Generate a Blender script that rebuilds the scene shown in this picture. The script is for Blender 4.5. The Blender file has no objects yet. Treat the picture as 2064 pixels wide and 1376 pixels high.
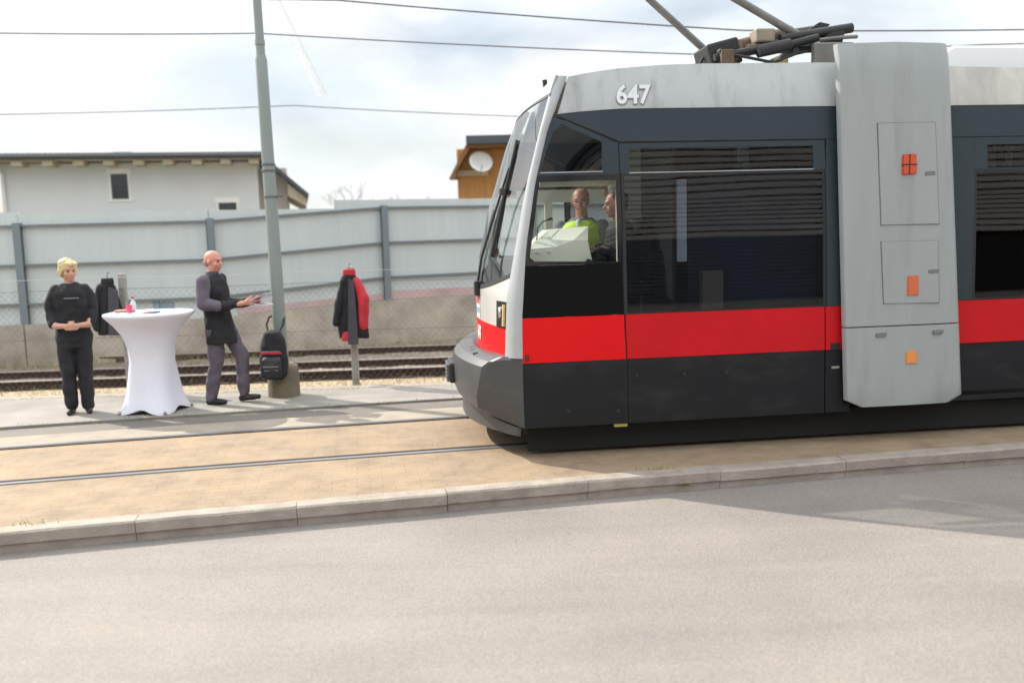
import bpy, bmesh, math, random
from mathutils import Vector, Matrix
R = math.radians
rnd = random.Random(7)
scene = bpy.context.scene
COL = scene.collection

# ------------------------------------------------------------------ camera
CAM_H, PITCH, ROLL, FPX = 1.8556, .1192, .0287, 1809.6
cam = bpy.data.cameras.new("Camera"); camo = bpy.data.objects.new("Camera", cam); COL.objects.link(camo)
cam.sensor_width = 36; cam.lens = FPX / 2064 * 36; cam.clip_end = 3000; cam.clip_start = .05
c_, s_ = math.cos(PITCH), math.sin(PITCH); cr, sr = math.cos(ROLL), math.sin(ROLL)
R0, U0, F0 = Vector((1, 0, 0)), Vector((0, s_, c_)), Vector((0, c_, -s_))
rt, up = R0 * cr - U0 * sr, R0 * sr + U0 * cr
m = Matrix.Identity(4)
for i in range(3):
    m[i][0], m[i][1], m[i][2] = rt[i], up[i], -F0[i]
m[0][3], m[1][3], m[2][3] = 0, 0, CAM_H
camo.matrix_world = m
cam.dof.use_dof = True; cam.dof.focus_distance = 7.6; cam.dof.aperture_fstop = 1.0
scene.camera = camo

# ------------------------------------------------------------------ sky, sun, exposure
SUN_EL, SUN_AZ_VEC = R(38.5), Vector((-.84, .545, 0)).normalized()      # horizontal direction towards the sun
world = bpy.data.worlds.new("World"); scene.world = world; world.use_nodes = True
nt = world.node_tree; nt.nodes.clear()
def wn(t, **k):
    n = nt.nodes.new(t)
    for a, b in k.items(): setattr(n, a, b)
    return n
sky = wn('ShaderNodeTexSky', sky_type='NISHITA', sun_disc=False, sun_elevation=SUN_EL,
         sun_rotation=math.atan2(SUN_AZ_VEC.x, SUN_AZ_VEC.y), altitude=200, air_density=1.0, dust_density=2.5, ozone_density=1.0)
bg1 = wn('ShaderNodeBackground'); bg1.inputs['Strength'].default_value = .055
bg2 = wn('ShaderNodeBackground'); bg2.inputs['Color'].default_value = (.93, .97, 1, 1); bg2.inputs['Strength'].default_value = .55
nt.links.new(sky.outputs[0], bg1.inputs['Color'])
tc = wn('ShaderNodeTexCoord'); mp = wn('ShaderNodeMapping'); mp.inputs['Scale'].default_value = (1.0, 1.0, 2.6); mp.inputs['Location'].default_value = (3.1, .4, 1.2)
nz = wn('ShaderNodeTexNoise'); nz.inputs['Scale'].default_value = 3.2; nz.inputs['Detail'].default_value = 7; nz.inputs['Roughness'].default_value = .52; nz.inputs['Distortion'].default_value = .35
rp = wn('ShaderNodeValToRGB'); rp.color_ramp.elements[0].position = .36; rp.color_ramp.elements[1].position = .60
rp.color_ramp.elements[0].color = (.42, .42, .42, 1)
nt.links.new(tc.outputs['Generated'], mp.inputs[0]); nt.links.new(mp.outputs[0], nz.inputs['Vector']); nt.links.new(nz.outputs['Fac'], rp.inputs[0])
nz2 = wn('ShaderNodeTexNoise'); nz2.inputs['Scale'].default_value = 5.5; nz2.inputs['Detail'].default_value = 6
rp2 = wn('ShaderNodeValToRGB'); rp2.color_ramp.elements[0].position = .38; rp2.color_ramp.elements[1].position = .62
rp2.color_ramp.elements[0].color = (.85, .935, .98, 1); rp2.color_ramp.elements[1].color = (1, 1, 1, 1)
nt.links.new(mp.outputs[0], nz2.inputs['Vector']); nt.links.new(nz2.outputs['Fac'], rp2.inputs[0]); nt.links.new(rp2.outputs[0], bg2.inputs['Color'])
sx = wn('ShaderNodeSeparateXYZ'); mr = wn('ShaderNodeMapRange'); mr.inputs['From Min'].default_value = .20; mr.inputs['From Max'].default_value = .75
mr.inputs['To Min'].default_value = .56; mr.inputs['To Max'].default_value = 1.55      # cloud strength raised overhead, out of view, as added fill light
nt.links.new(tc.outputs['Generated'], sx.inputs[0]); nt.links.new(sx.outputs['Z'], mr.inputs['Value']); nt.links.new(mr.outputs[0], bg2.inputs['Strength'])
mx = wn('ShaderNodeMixShader'); out = wn('ShaderNodeOutputWorld')
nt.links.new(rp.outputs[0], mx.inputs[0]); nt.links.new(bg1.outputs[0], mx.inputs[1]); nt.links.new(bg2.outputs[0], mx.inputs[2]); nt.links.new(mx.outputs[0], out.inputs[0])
sun = bpy.data.lights.new("Sun", 'SUN'); sun.energy = 3.3; sun.angle = R(.6); sun.color = (1, .93, .83)
suno = bpy.data.objects.new("Sun", sun); COL.objects.link(suno)
sd = Vector((SUN_AZ_VEC.x * math.cos(SUN_EL), SUN_AZ_VEC.y * math.cos(SUN_EL), math.sin(SUN_EL)))
suno.rotation_euler = sd.to_track_quat('Z', 'Y').to_euler()
vs = scene.view_settings; vs.view_transform = 'Standard'; vs.look = 'None'; vs.gamma = 1; vs.exposure = 1.0; vs.use_curve_mapping = False

# ------------------------------------------------------------------ materials
MATS = {}
def mat(name, col, rough=.6, metal=0., var=.0, vscale=3., bump=0., bscale=40., spec=.5, coat=0., streak=None, detail=6, grime=None):
    """Principled with optional noise variation of colour and bump."""
    if name in MATS: return MATS[name]
    M = bpy.data.materials.new(name); M.use_nodes = True; n = M.node_tree.nodes; l = M.node_tree.links
    b = n['Principled BSDF']; b.inputs['Base Color'].default_value = (*col, 1); b.inputs['Roughness'].default_value = rough
    b.inputs['Metallic'].default_value = metal; b.inputs['Specular IOR Level'].default_value = spec; b.inputs['Coat Weight'].default_value = coat
    t = n.new('ShaderNodeTexCoord')
    if var:
        mp = n.new('ShaderNodeMapping'); l.new(t.outputs['Object'], mp.inputs[0])
        if streak: mp.inputs['Scale'].default_value = streak
        z = n.new('ShaderNodeTexNoise'); z.inputs['Scale'].default_value = vscale; z.inputs['Detail'].default_value = detail; z.inputs['Roughness'].default_value = .6
        l.new(mp.outputs[0], z.inputs['Vector'])
        r = n.new('ShaderNodeValToRGB'); r.color_ramp.elements[0].position = .3; r.color_ramp.elements[1].position = .7
        r.color_ramp.elements[0].color = (*[c * (1 - var) for c in col], 1); r.color_ramp.elements[1].color = (*[min(1, c * (1 + var)) for c in col], 1)
        l.new(z.outputs['Fac'], r.inputs[0]); l.new(r.outputs[0], b.inputs['Base Color'])
        if grime:            # run-down dirt: (colour, amount, mapping scale)
            mg = n.new('ShaderNodeMapping'); mg.inputs['Scale'].default_value = grime[2]; mg.inputs['Location'].default_value = (1.7, 0, .3); l.new(t.outputs['Object'], mg.inputs[0])
            zg = n.new('ShaderNodeTexNoise'); zg.inputs['Scale'].default_value = 1; zg.inputs['Detail'].default_value = 5; zg.inputs['Roughness'].default_value = .65; l.new(mg.outputs[0], zg.inputs['Vector'])
            rg = n.new('ShaderNodeValToRGB'); rg.color_ramp.elements[0].position = .52; rg.color_ramp.elements[1].position = .80; rg.color_ramp.elements[1].color = (grime[1],) * 3 + (1,); l.new(zg.outputs['Fac'], rg.inputs[0])
            xg = n.new('ShaderNodeMixRGB'); xg.inputs[2].default_value = (*grime[0], 1); l.new(rg.outputs[0], xg.inputs[0]); l.new(r.outputs[0], xg.inputs[1]); l.new(xg.outputs[0], b.inputs['Base Color'])
    if bump:
        z2 = n.new('ShaderNodeTexNoise'); z2.inputs['Scale'].default_value = bscale; z2.inputs['Detail'].default_value = 4
        l.new(t.outputs['Object'], z2.inputs['Vector'])
        bp = n.new('ShaderNodeBump'); bp.inputs['Strength'].default_value = bump; bp.inputs['Distance'].default_value = .01
        l.new(z2.outputs['Fac'], bp.inputs['Height']); l.new(bp.outputs[0], b.inputs['Normal'])
    MATS[name] = M; return M

def glass(name, tint, wav=.0, rough=.0, ior=1.5, wscale=1.3):
    M = bpy.data.materials.new(name); M.use_nodes = True; n = M.node_tree.nodes; l = M.node_tree.links; n.clear()
    o = n.new('ShaderNodeOutputMaterial'); tr = n.new('ShaderNodeBsdfTransparent'); tr.inputs[0].default_value = (*tint, 1)
    g = n.new('ShaderNodeBsdfGlossy'); g.inputs['Roughness'].default_value = rough
    f = n.new('ShaderNodeFresnel'); f.inputs[0].default_value = ior; mx = n.new('ShaderNodeMixShader')
    if wav:
        t = n.new('ShaderNodeTexCoord'); z = n.new('ShaderNodeTexNoise'); z.inputs['Scale'].default_value = wscale; z.inputs['Detail'].default_value = 1
        bp = n.new('ShaderNodeBump'); bp.inputs['Strength'].default_value = 1; bp.inputs['Distance'].default_value = wav
        mp = n.new('ShaderNodeMapping'); mp.inputs['Scale'].default_value = (.55, 1, 1.0); l.new(t.outputs['Object'], mp.inputs[0]); l.new(mp.outputs[0], z.inputs['Vector']); l.new(z.outputs['Fac'], bp.inputs['Height']); l.new(bp.outputs[0], g.inputs['Normal'])
    ge = n.new('ShaderNodeNewGeometry'); m1 = n.new('ShaderNodeMath'); m1.operation = 'SUBTRACT'; m1.inputs[0].default_value = 1; l.new(ge.outputs['Backfacing'], m1.inputs[1])
    f.inputs[0].default_value = ior; m2 = n.new('ShaderNodeMath'); m2.operation = 'MULTIPLY'; l.new(f.outputs[0], m2.inputs[0]); l.new(m1.outputs[0], m2.inputs[1])
    l.new(m2.outputs[0], mx.inputs[0]); l.new(tr.outputs[0], mx.inputs[1]); l.new(g.outputs[0], mx.inputs[2]); l.new(mx.outputs[0], o.inputs[0])
    MATS[name] = M; return M

def paving_mat():
    M = bpy.data.materials.new('paving_blocks'); M.use_nodes = True; n = M.node_tree.nodes; l = M.node_tree.links; b = n['Principled BSDF']
    t = n.new('ShaderNodeTexCoord'); mp = n.new('ShaderNodeMapping'); mp.inputs['Rotation'].default_value = (0, 0, -.165); mp.inputs['Scale'].default_value = (1, 1, 1)
    l.new(t.outputs['Object'], mp.inputs[0])
    wz = n.new('ShaderNodeTexNoise'); wz.inputs['Scale'].default_value = 9; wz.inputs['Detail'].default_value = 2
    l.new(mp.outputs[0], wz.inputs['Vector'])
    wm = n.new('ShaderNodeMixRGB'); wm.blend_type = 'LINEAR_LIGHT'; wm.inputs[0].default_value = .012
    l.new(mp.outputs[0], wm.inputs[1]); l.new(wz.outputs['Color'], wm.inputs[2])
    br = n.new('ShaderNodeTexBrick'); br.inputs['Scale'].default_value = 1; br.inputs['Brick Width'].default_value = .19; br.inputs['Row Height'].default_value = .095
    br.inputs['Mortar Size'].default_value = .0045; br.inputs['Mortar Smooth'].default_value = .6; br.inputs['Bias'].default_value = -.1
    br.inputs['Color1'].default_value = (.262, .192, .123, 1); br.inputs['Color2'].default_value = (.232, .170, .110, 1); br.inputs['Mortar'].default_value = (.198, .148, .097, 1)
    l.new(wm.outputs[0], br.inputs['Vector'])
    z = n.new('ShaderNodeTexNoise'); z.inputs['Scale'].default_value = 2.2; z.inputs['Detail'].default_value = 7; l.new(mp.outputs[0], z.inputs['Vector'])
    r = n.new('ShaderNodeValToRGB'); r.color_ramp.elements[0].position = .3; r.color_ramp.elements[1].position = .7
    r.color_ramp.elements[0].color = (.78, .78, .80, 1); r.color_ramp.elements[1].color = (1.18, 1.14, 1.06, 1); l.new(z.outputs['Fac'], r.inputs[0])
    mu = n.new('ShaderNodeMixRGB'); mu.blend_type = 'MULTIPLY'; mu.inputs[0].default_value = 1; l.new(br.outputs['Color'], mu.inputs[1]); l.new(r.outputs[0], mu.inputs[2])
    # sand blown over the joints
    z3 = n.new('ShaderNodeTexNoise'); z3.inputs['Scale'].default_value = 6; z3.inputs['Detail'].default_value = 5; l.new(t.outputs['Object'], z3.inputs['Vector'])
    r3 = n.new('ShaderNodeValToRGB'); r3.color_ramp.elements[0].position = .42; r3.color_ramp.elements[1].position = .62; l.new(z3.outputs['Fac'], r3.inputs[0])
    m3 = n.new('ShaderNodeMixRGB'); m3.inputs[2].default_value = (.285, .216, .146, 1); ml = n.new('ShaderNodeMath'); ml.operation = 'MULTIPLY'; ml.inputs[1].default_value = .55
    l.new(r3.outputs[0], ml.inputs[0]); l.new(ml.outputs[0], m3.inputs[0]); l.new(mu.outputs[0], m3.inputs[1])
    l.new(m3.outputs[0], b.inputs['Base Color']); b.inputs['Roughness'].default_value = .85
    z2 = n.new('ShaderNodeTexNoise'); z2.inputs['Scale'].default_value = 55; l.new(t.outputs['Object'], z2.inputs['Vector'])
    ad = n.new('ShaderNodeMath'); ad.operation = 'MULTIPLY_ADD'; ad.inputs[1].default_value = -1.0; l.new(br.outputs['Fac'], ad.inputs[0]); l.new(z2.outputs['Fac'], ad.inputs[2])
    bp = n.new('ShaderNodeBump'); bp.inputs['Strength'].default_value = .40; bp.inputs['Distance'].default_value = .005; l.new(ad.outputs[0], bp.inputs['Height']); l.new(bp.outputs[0], b.inputs['Normal'])
    return M

def asphalt_mat(name, col, dark=.10):
    M = bpy.data.materials.new(name); M.use_nodes = True; n = M.node_tree.nodes; l = M.node_tree.links; b = n['Principled BSDF']
    t = n.new('ShaderNodeTexCoord')
    z = n.new('ShaderNodeTexNoise'); z.inputs['Scale'].default_value = .9; z.inputs['Detail'].default_value = 8; l.new(t.outputs['Object'], z.inputs['Vector'])
    r = n.new('ShaderNodeValToRGB'); r.color_ramp.elements[0].position = .3; r.color_ramp.elements[1].position = .72
    r.color_ramp.elements[0].color = (*[c * (1 - dark) for c in col], 1); r.color_ramp.elements[1].color = (*[c * 1.12 for c in col], 1); l.new(z.outputs['Fac'], r.inputs[0])
    v = n.new('ShaderNodeTexVoronoi'); v.inputs['Scale'].default_value = 130; l.new(t.outputs['Object'], v.inputs['Vector'])
    r2 = n.new('ShaderNodeValToRGB'); r2.color_ramp.elements[0].color = (.62, .62, .64, 1); r2.color_ramp.elements[1].color = (1.25, 1.22, 1.18, 1); l.new(v.outputs['Color'], r2.inputs[0])
    mu = n.new('ShaderNodeMixRGB'); mu.blend_type = 'MULTIPLY'; mu.inputs[0].default_value = .8; l.new(r.outputs[0], mu.inputs[1]); l.new(r2.outputs[0], mu.inputs[2])
    # tyre worn streaks along the road
    mp = n.new('ShaderNodeMapping'); mp.inputs['Rotation'].default_value = (0, 0, -.197); mp.inputs['Scale'].default_value = (.12, 1.6, 1); l.new(t.outputs['Object'], mp.inputs[0])
    z4 = n.new('ShaderNodeTexNoise'); z4.inputs['Scale'].default_value = 2.0; z4.inputs['Detail'].default_value = 6; l.new(mp.outputs[0], z4.inputs['Vector'])
    r4 = n.new('ShaderNodeValToRGB'); r4.color_ramp.elements[0].position = .35; r4.color_ramp.elements[1].position = .68
    r4.color_ramp.elements[0].color = (.93, .93, .935, 1); r4.color_ramp.elements[1].color = (1.08, 1.07, 1.05, 1); l.new(z4.outputs['Fac'], r4.inputs[0])
    m4 = n.new('ShaderNodeMixRGB'); m4.blend_type = 'MULTIPLY'; m4.inputs[0].default_value = 1; l.new(mu.outputs[0], m4.inputs[1]); l.new(r4.outputs[0], m4.inputs[2])
    l.new(m4.outputs[0], b.inputs['Base Color']); b.inputs['Roughness'].default_value = .8
    bp = n.new('ShaderNodeBump'); bp.inputs['Strength'].default_value = .5; bp.inputs['Distance'].default_value = .004; l.new(v.outputs['Distance'], bp.inputs['Height']); l.new(bp.outputs[0], b.inputs['Normal'])
    return M

def gravel_mat(name, c1, c2):
    M = bpy.data.materials.new(name); M.use_nodes = True; n = M.node_tree.nodes; l = M.node_tree.links; b = n['Principled BSDF']
    t = n.new('ShaderNodeTexCoord'); v = n.new('ShaderNodeTexVoronoi'); v.inputs['Scale'].default_value = 22; l.new(t.outputs['Object'], v.inputs['Vector'])
    r = n.new('ShaderNodeValToRGB'); r.color_ramp.elements[0].color = (*c1, 1); r.color_ramp.elements[1].color = (*c2, 1); l.new(v.outputs['Color'], r.inputs[0])
    l.new(r.outputs[0], b.inputs['Base Color']); b.inputs['Roughness'].default_value = .9
    bp = n.new('ShaderNodeBump'); bp.inputs['Strength'].default_value = 1; bp.inputs['Distance'].default_value = .03; bp.invert = True; l.new(v.outputs['Distance'], bp.inputs['Height']); l.new(bp.outputs[0], b.inputs['Normal'])
    return M

M_PAV = paving_mat()
M_ROAD = asphalt_mat('pale_asphalt', (.225, .202, .182))
M_ASPH2 = asphalt_mat('grey_asphalt', (.15, .132, .115))
M_CONC = mat('concrete', (.27, .25, .225), .85, var=.16, vscale=2.5, bump=.35, bscale=60)
M_KERB = mat('kerb_granite', (.29, .25, .21), .85, var=.2, vscale=5, bump=.5, bscale=45)
M_OCHRE = gravel_mat('ochre_grit', (.22, .16, .09), (.48, .38, .25))
M_BALL = gravel_mat('ballast', (.12, .095, .07), (.36, .30, .23))
M_GROUND = mat('earth', (.16, .14, .09), .95, var=.3, vscale=.3)
M_STEEL = mat('polished_steel', (.25, .25, .26), .40, .45, var=.08, vscale=6, streak=(.3, 8, 1))
M_GROOVE = mat('groove_dark', (.02, .016, .013), .9)
M_RUST = mat('rusty_steel', (.055, .032, .024), .85, var=.3, vscale=6, bump=.2)

# ------------------------------------------------------------------ mesh helpers
def obj(name, bm, material, parent=None, smooth=False, loc=None):
    me = bpy.data.meshes.new(name); bm.normal_update(); bm.to_mesh(me); bm.free()
    mats = material if isinstance(material, (list, tuple)) else [material]
    for q in mats: me.materials.append(q)
    if smooth:
        for p in me.polygons: p.use_smooth = True
        if smooth != True:
            me.set_sharp_from_angle(angle=R(smooth))
    o = bpy.data.objects.new(name, me); COL.objects.link(o)
    if parent is not None: o.parent = parent
    if loc is not None: o.location = loc
    return o
def thing(name, label, cat, loc=(0, 0, 0), rotz=0, group=None):
    o = bpy.data.objects.new(name, None); COL.objects.link(o); o.location = loc; o.rotation_euler = (0, 0, rotz); o.empty_display_size = .2
    return tag(o, label, cat, group)
def tag(o, label, cat, group=None):
    o['label'] = label; o['category'] = cat
    if group: o['group'] = group
    return o
def structure(o, kind='structure'):
    o['kind'] = kind; return o
def NB(): return bmesh.new()
def box(bm, x0, x1, y0, y1, z0, z1, M=None, bev=0.):
    vs = [bm.verts.new(Vector(p) if M is None else M @ Vector(p)) for p in
          [(x0, y0, z0), (x1, y0, z0), (x1, y1, z0), (x0, y1, z0), (x0, y0, z1), (x1, y0, z1), (x1, y1, z1), (x0, y1, z1)]]
    fs = [bm.faces.new([vs[i] for i in f]) for f in [(0, 3, 2, 1), (4, 5, 6, 7), (0, 1, 5, 4), (1, 2, 6, 5), (2, 3, 7, 6), (3, 0, 4, 7)]]
    if bev:
        es = list({e for f in fs for e in f.edges}); bmesh.ops.bevel(bm, geom=es, offset=bev, segments=2, affect='EDGES', profile=.5)
    return vs
def frames(pts):
    pts = [Vector(p) for p in pts]; out = []
    nrm = None
    for i, p in enumerate(pts):
        t = (pts[min(i + 1, len(pts) - 1)] - pts[max(i - 1, 0)]).normalized()
        if nrm is None:
            a = Vector((0, 0, 1)) if abs(t.z) < .9 else Vector((1, 0, 0)); nrm = t.cross(a).normalized()
        nrm = (nrm - t * nrm.dot(t)).normalized(); out.append((p, nrm, t.cross(nrm).normalized()))
    return out
def tube(bm, pts, r, seg=8, cap=True):
    rs = r if isinstance(r, (list, tuple)) else [r] * len(pts); rings = []
    for (p, a, b), q in zip(frames(pts), rs):
        rings.append([bm.verts.new(p + a * (q * math.cos(2 * math.pi * k / seg)) + b * (q * math.sin(2 * math.pi * k / seg))) for k in range(seg)])
    for A, B in zip(rings, rings[1:]):
        for k in range(seg): bm.faces.new((A[k], A[(k + 1) % seg], B[(k + 1) % seg], B[k]))
    if cap: bm.faces.new(rings[0][::-1]); bm.faces.new(rings[-1])
def lathe(bm, prof, cx=0, cy=0, cz=0, seg=24, sq=None):
    rings = []
    for (r, z) in prof:
        rings.append([bm.verts.new((cx + r * math.cos(2 * math.pi * k / seg), cy + r * math.sin(2 * math.pi * k / seg), cz + z)) for k in range(seg)])
    for A, B in zip(rings, rings[1:]):
        for k in range(seg): bm.faces.new((A[k], A[(k + 1) % seg], B[(k + 1) % seg], B[k]))
    bm.faces.new(rings[0][::-1]); bm.faces.new(rings[-1])
def loft(bm, rings, close=True, caps=True):
    R_ = [[bm.verts.new(p) for p in r] for r in rings]; n = len(R_[0])
    for A, B in zip(R_, R_[1:]):
        for k in range(n if close else n - 1): bm.faces.new((A[k], A[(k + 1) % n], B[(k + 1) % n], B[k]))
    if caps and close: bm.faces.new(R_[0][::-1]); bm.faces.new(R_[-1])
def prism(bm, poly, axis, a, b):
    """poly in the two other axes, extruded along axis from a to b"""
    def P(u, v, w): return {'x': (w, u, v), 'y': (u, w, v), 'z': (u, v, w)}[axis]
    A = [bm.verts.new(P(u, v, a)) for u, v in poly]; B = [bm.verts.new(P(u, v, b)) for u, v in poly]; n = len(poly)
    bm.faces.new(A); bm.faces.new(B[::-1])
    for k in range(n): bm.faces.new((A[k], B[k], B[(k + 1) % n], A[(k + 1) % n]))
    bmesh.ops.recalc_face_normals(bm, faces=bm.faces)
def ribbon(bm, f0, f1, xs, z):
    """flat strip between two curves y=f0(x) and y=f1(x)"""
    prev = None
    for x in xs:
        a, b = bm.verts.new((x, f0(x), z)), bm.verts.new((x, f1(x), z))
        if prev: bm.faces.new((prev[0], a, b, prev[1]))
        prev = (a, b)
def profile_sweep(bm, prof, fy, xs, slope):
    """sweep a (offset, z) profile along the curve y=fy(x)"""
    rings = []
    for x in xs:
        k = slope(x); n = math.hypot(1, k)
        rings.append([(x - o * k / n, fy(x) + o / n, z) for o, z in prof])
    loft(bm, rings)
def text_mesh(s, size, extrude=.002, bold=.0):
    cu = bpy.data.curves.new('t', 'FONT'); cu.body = s; cu.size = size; cu.extrude = extrude; cu.offset = bold; cu.resolution_u = 3
    cu.align_x = 'CENTER'; cu.align_y = 'CENTER'
    o = bpy.data.objects.new('t', cu); COL.objects.link(o); dg = bpy.context.evaluated_depsgraph_get()
    me = bpy.data.meshes.new_from_object(o.evaluated_get(dg)); bpy.data.objects.remove(o); bpy.data.curves.remove(cu)
    return me
def text_obj(name, s, size, material, parent, Mx, extrude=.002, bold=0.):
    me = text_mesh(s, size, extrude, bold); me.transform(Mx); me.materials.clear(); me.materials.append(material); me.name = name
    o = bpy.data.objects.new(name, me); COL.objects.link(o); o.parent = parent; return o

# ------------------------------------------------------------------ curves of the street
def RAILF(x):
    if x > 4: return RAILF(4) + (x - 4) * (.167 - .0512)
    if x < -8: return RAILF(-8) + (x + 8) * (.167 + .1024)
    return 7.75 + .167 * x - .0064 * x * x
def RAILS(x): return (RAILF(x + .01) - RAILF(x - .01)) / .02
def KERB(x): return 6.43 + .20 * x - .004 * x * x * (1 if abs(x) < 8 else 8 / abs(x))
def KERBS(x): return (KERB(x + .01) - KERB(x - .01)) / .02
XS = [-60, -40, -25, -16] + [-12 + .5 * i for i in range(49)] + [16, 25, 40, 60]

# ------------------------------------------------------------------ setting: ground
bm = NB(); 
for x0, x1, y0, y1 in [(-900, 900, 10, 1500), (-900, 900, -60, 10)]:
    bm.faces.new([bm.verts.new(p) for p in [(x0, y0, -.30), (x1, y0, -.30), (x1, y1, -.30), (x0, y1, -.30)]])
structure(obj('ground', bm, M_GROUND))
bm = NB(); ribbon(bm, lambda x: KERB(x) - 11.5, lambda x: KERB(x) + .05, XS, -.14); structure(obj('road', bm, M_ROAD))
bm = NB(); ribbon(bm, lambda x: KERB(x) - 16, lambda x: KERB(x) - 11.5, XS, -.02); structure(obj('pavement', bm, M_CONC))
bm = NB(); ribbon(bm, lambda x: KERB(x) + .12, lambda x: RAILF(x) + 1.62, XS, -.004); structure(obj('track_paving', bm, M_PAV))
bm = NB(); ribbon(bm, lambda x: RAILF(x) + 1.50, lambda x: RAILF(x) + 1.98, XS, 0.0); structure(obj('track_edge_strip', bm, mat('pale_concrete', (.28, .235, .185), .85, var=.15, vscale=3, bump=.3)))
bm = NB(); ribbon(bm, lambda x: RAILF(x) + 1.97, lambda x: RAILF(x) + 2.425, XS, -.006); structure(obj('asphalt_strip', bm, M_ASPH2))
# platform: slabs with a real lip
bm = NB(); profile_sweep(bm, [(2.42, -.12), (2.42, .012), (2.425, .018), (3.3, .018), (3.3, -.12)], RAILF, [x for x in XS if -26 < x < 26], RAILS)
prev = None
for x in XS:
    a, b = bm.verts.new((x, RAILF(x) + 3.28 * math.hypot(1, RAILS(x)), .0175)), bm.verts.new((x, max(11.02 + .03 * x, RAILF(x) + 3.4), .0175))
    if prev: bm.faces.new((prev[0], a, b, prev[1]))
    prev = (a, b)
structure(obj('platform', bm, mat('platform_concrete', (.245, .225, .198), .85, var=.17, vscale=1.6, bump=.3, bscale=70)))
bm = NB(); ribbon(bm, lambda x: 10.6 + .03 * x, lambda x: 11.9 + .03 * x, [-40, -20, -10, 0, 10, 20], -.02); structure(obj('verge', bm, M_OCHRE))
bm = NB(); ribbon(bm, lambda x: 11.12 + .03 * x, lambda x: 11.27 + .03 * x, [-40, 0, 20], .012); structure(obj('edging', bm, M_CONC))
# railway bed: slightly mounded ballast with real lumps
bm = NB(); 
nx, ny = 150, 60; V = []
for i in range(nx + 1):
    for j in range(ny + 1):
        x = -16 + 24 * i / nx; y = 11.7 + 6.5 * j / ny + .04 * x
        V.append(bm.verts.new((x, y, -.10 + .03 * rnd.random() + (.03 if .2 < j / ny < .75 else 0))))
for i in range(nx):
    for j in range(ny):
        a = i * (ny + 1) + j; bm.faces.new((V[a], V[a + ny + 1], V[a + ny + 2], V[a + 1]))
structure(obj('ballast', bm, M_BALL))
# kerb stones: one run with open joints and a set-back foot
bm = NB(); x = -14.02; L = 1.04
while x < 14:
    x1 = x + L - .0035; dz = rnd.uniform(-.006, .006); dy = rnd.uniform(-.008, .008)
    pr = [(.02, -.16), (.02, -.088), (.0, -.080), (0.0, -.012), (.014, .002), (.15, .002), (.15, -.16)]
    n = 4; rings = []
    for i in range(n + 1):
        xx = x + (x1 - x) * i / n; k = KERBS(xx); h = math.hypot(1, k)
        rings.append([(xx - o * k / h, KERB(xx) + (o + dy + rnd.uniform(-.003, .003)) / h, z + dz + rnd.uniform(-.002, .002)) for o, z in pr])
    loft(bm, rings); x += L
structure(obj('kerb', bm, M_KERB))

# tram rails: head, groove and lip
def tram_rail(off, side, label):
    t = thing('tram_rail', label, 'rail', (0, 0, 0), group='rails of the tram track')
    xs = [x for x in XS if -26 < x < 26]
    bm = NB(); profile_sweep(bm, [(off - .03 * side, -.05), (off - .03 * side, .006), (off + .022 * side, .006), (off + .026 * side, -.002), (off + .026 * side, -.05)][::side], RAILF, xs, RAILS); obj('rail_head', bm, M_STEEL, t)
    bm = NB(); profile_sweep(bm, [(off + .026 * side, -.06), (off + .026 * side, .002), (off + .080 * side, .002), (off + .080 * side, -.06)][::side], RAILF, xs, RAILS); obj('groove', bm, M_GROOVE, t)  # flat dark strip in place of a cut slot
    bm = NB(); profile_sweep(bm, [(off + .080 * side, -.05), (off + .080 * side, .004), (off + .094 * side, .004), (off + .094 * side, -.05)][::side], RAILF, xs, RAILS); obj('guard_lip', bm, M_RUST, t)
tram_rail(0, 1, 'grooved tram rail with dark slot running nearest the kerb')
tram_rail(1.435, -1, 'grooved tram rail beside the pale concrete strip, farther from the kerb')

# railway rails and sleepers
def rail_line(y0, label, nm='railway_rail'):
    t = thing(nm, label, 'rail', (0, 0, 0), group='railway rails behind the mesh fence')
    fy = lambda x: y0 + .045 * x; xs = [-26, -12, -6, 0, 6, 14]
    bm = NB(); profile_sweep(bm, [(-.07, -.10), (-.07, -.085), (-.012, -.07), (-.010, .01), (-.034, .022), (-.034, .045), (.034, .045), (.034, .022), (.010, .01), (.012, -.07), (.07, -.085), (.07, -.10)], fy, xs, lambda x: .045); obj('rail_web', bm, M_RUST, t)
    bm = NB(); profile_sweep(bm, [(-.030, .045), (-.030, .050), (.030, .050), (.030, .045)], fy, xs, lambda x: .045); obj('rail_top', bm, mat('worn_rail', (.62, .56, .50), .35, .7), t)
rail_line(12.44, 'brown rusty railway rail with bright top, nearest the mesh fence')
rail_line(13.42, 'brown rusty railway rail in the middle of the three behind the fence')
rail_line(14.93, 'brown rusty railway rail closest to the low concrete wall')
bm = NB(); box(bm, -.12, .12, -.55, 3.0, -.12, .0, bev=.012); 
for yy in (0, .98, 2.49):
    for s in (-1, 1): box(bm, -.06, .06, yy + s * .11 - .035, yy + s * .11 + .035, 0.001 - .0, .028)
sl0 = obj('sleeper', bm, mat('old_timber', (.075, .055, .042), .9, var=.3, vscale=12))
for k in range(26):
    o = sl0 if k == 0 else sl0.copy()
    if k: COL.objects.link(o)
    xx = -12.0 + .62 * k; o.location = (xx, 12.44 + .045 * xx, -.085); o.rotation_euler = (0, 0, rnd.uniform(-.01, .03))
    tag(o, 'dark timber sleeper with fastenings lying in the ballast under the railway rails', 'sleeper', 'sleepers of the railway track')
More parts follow.
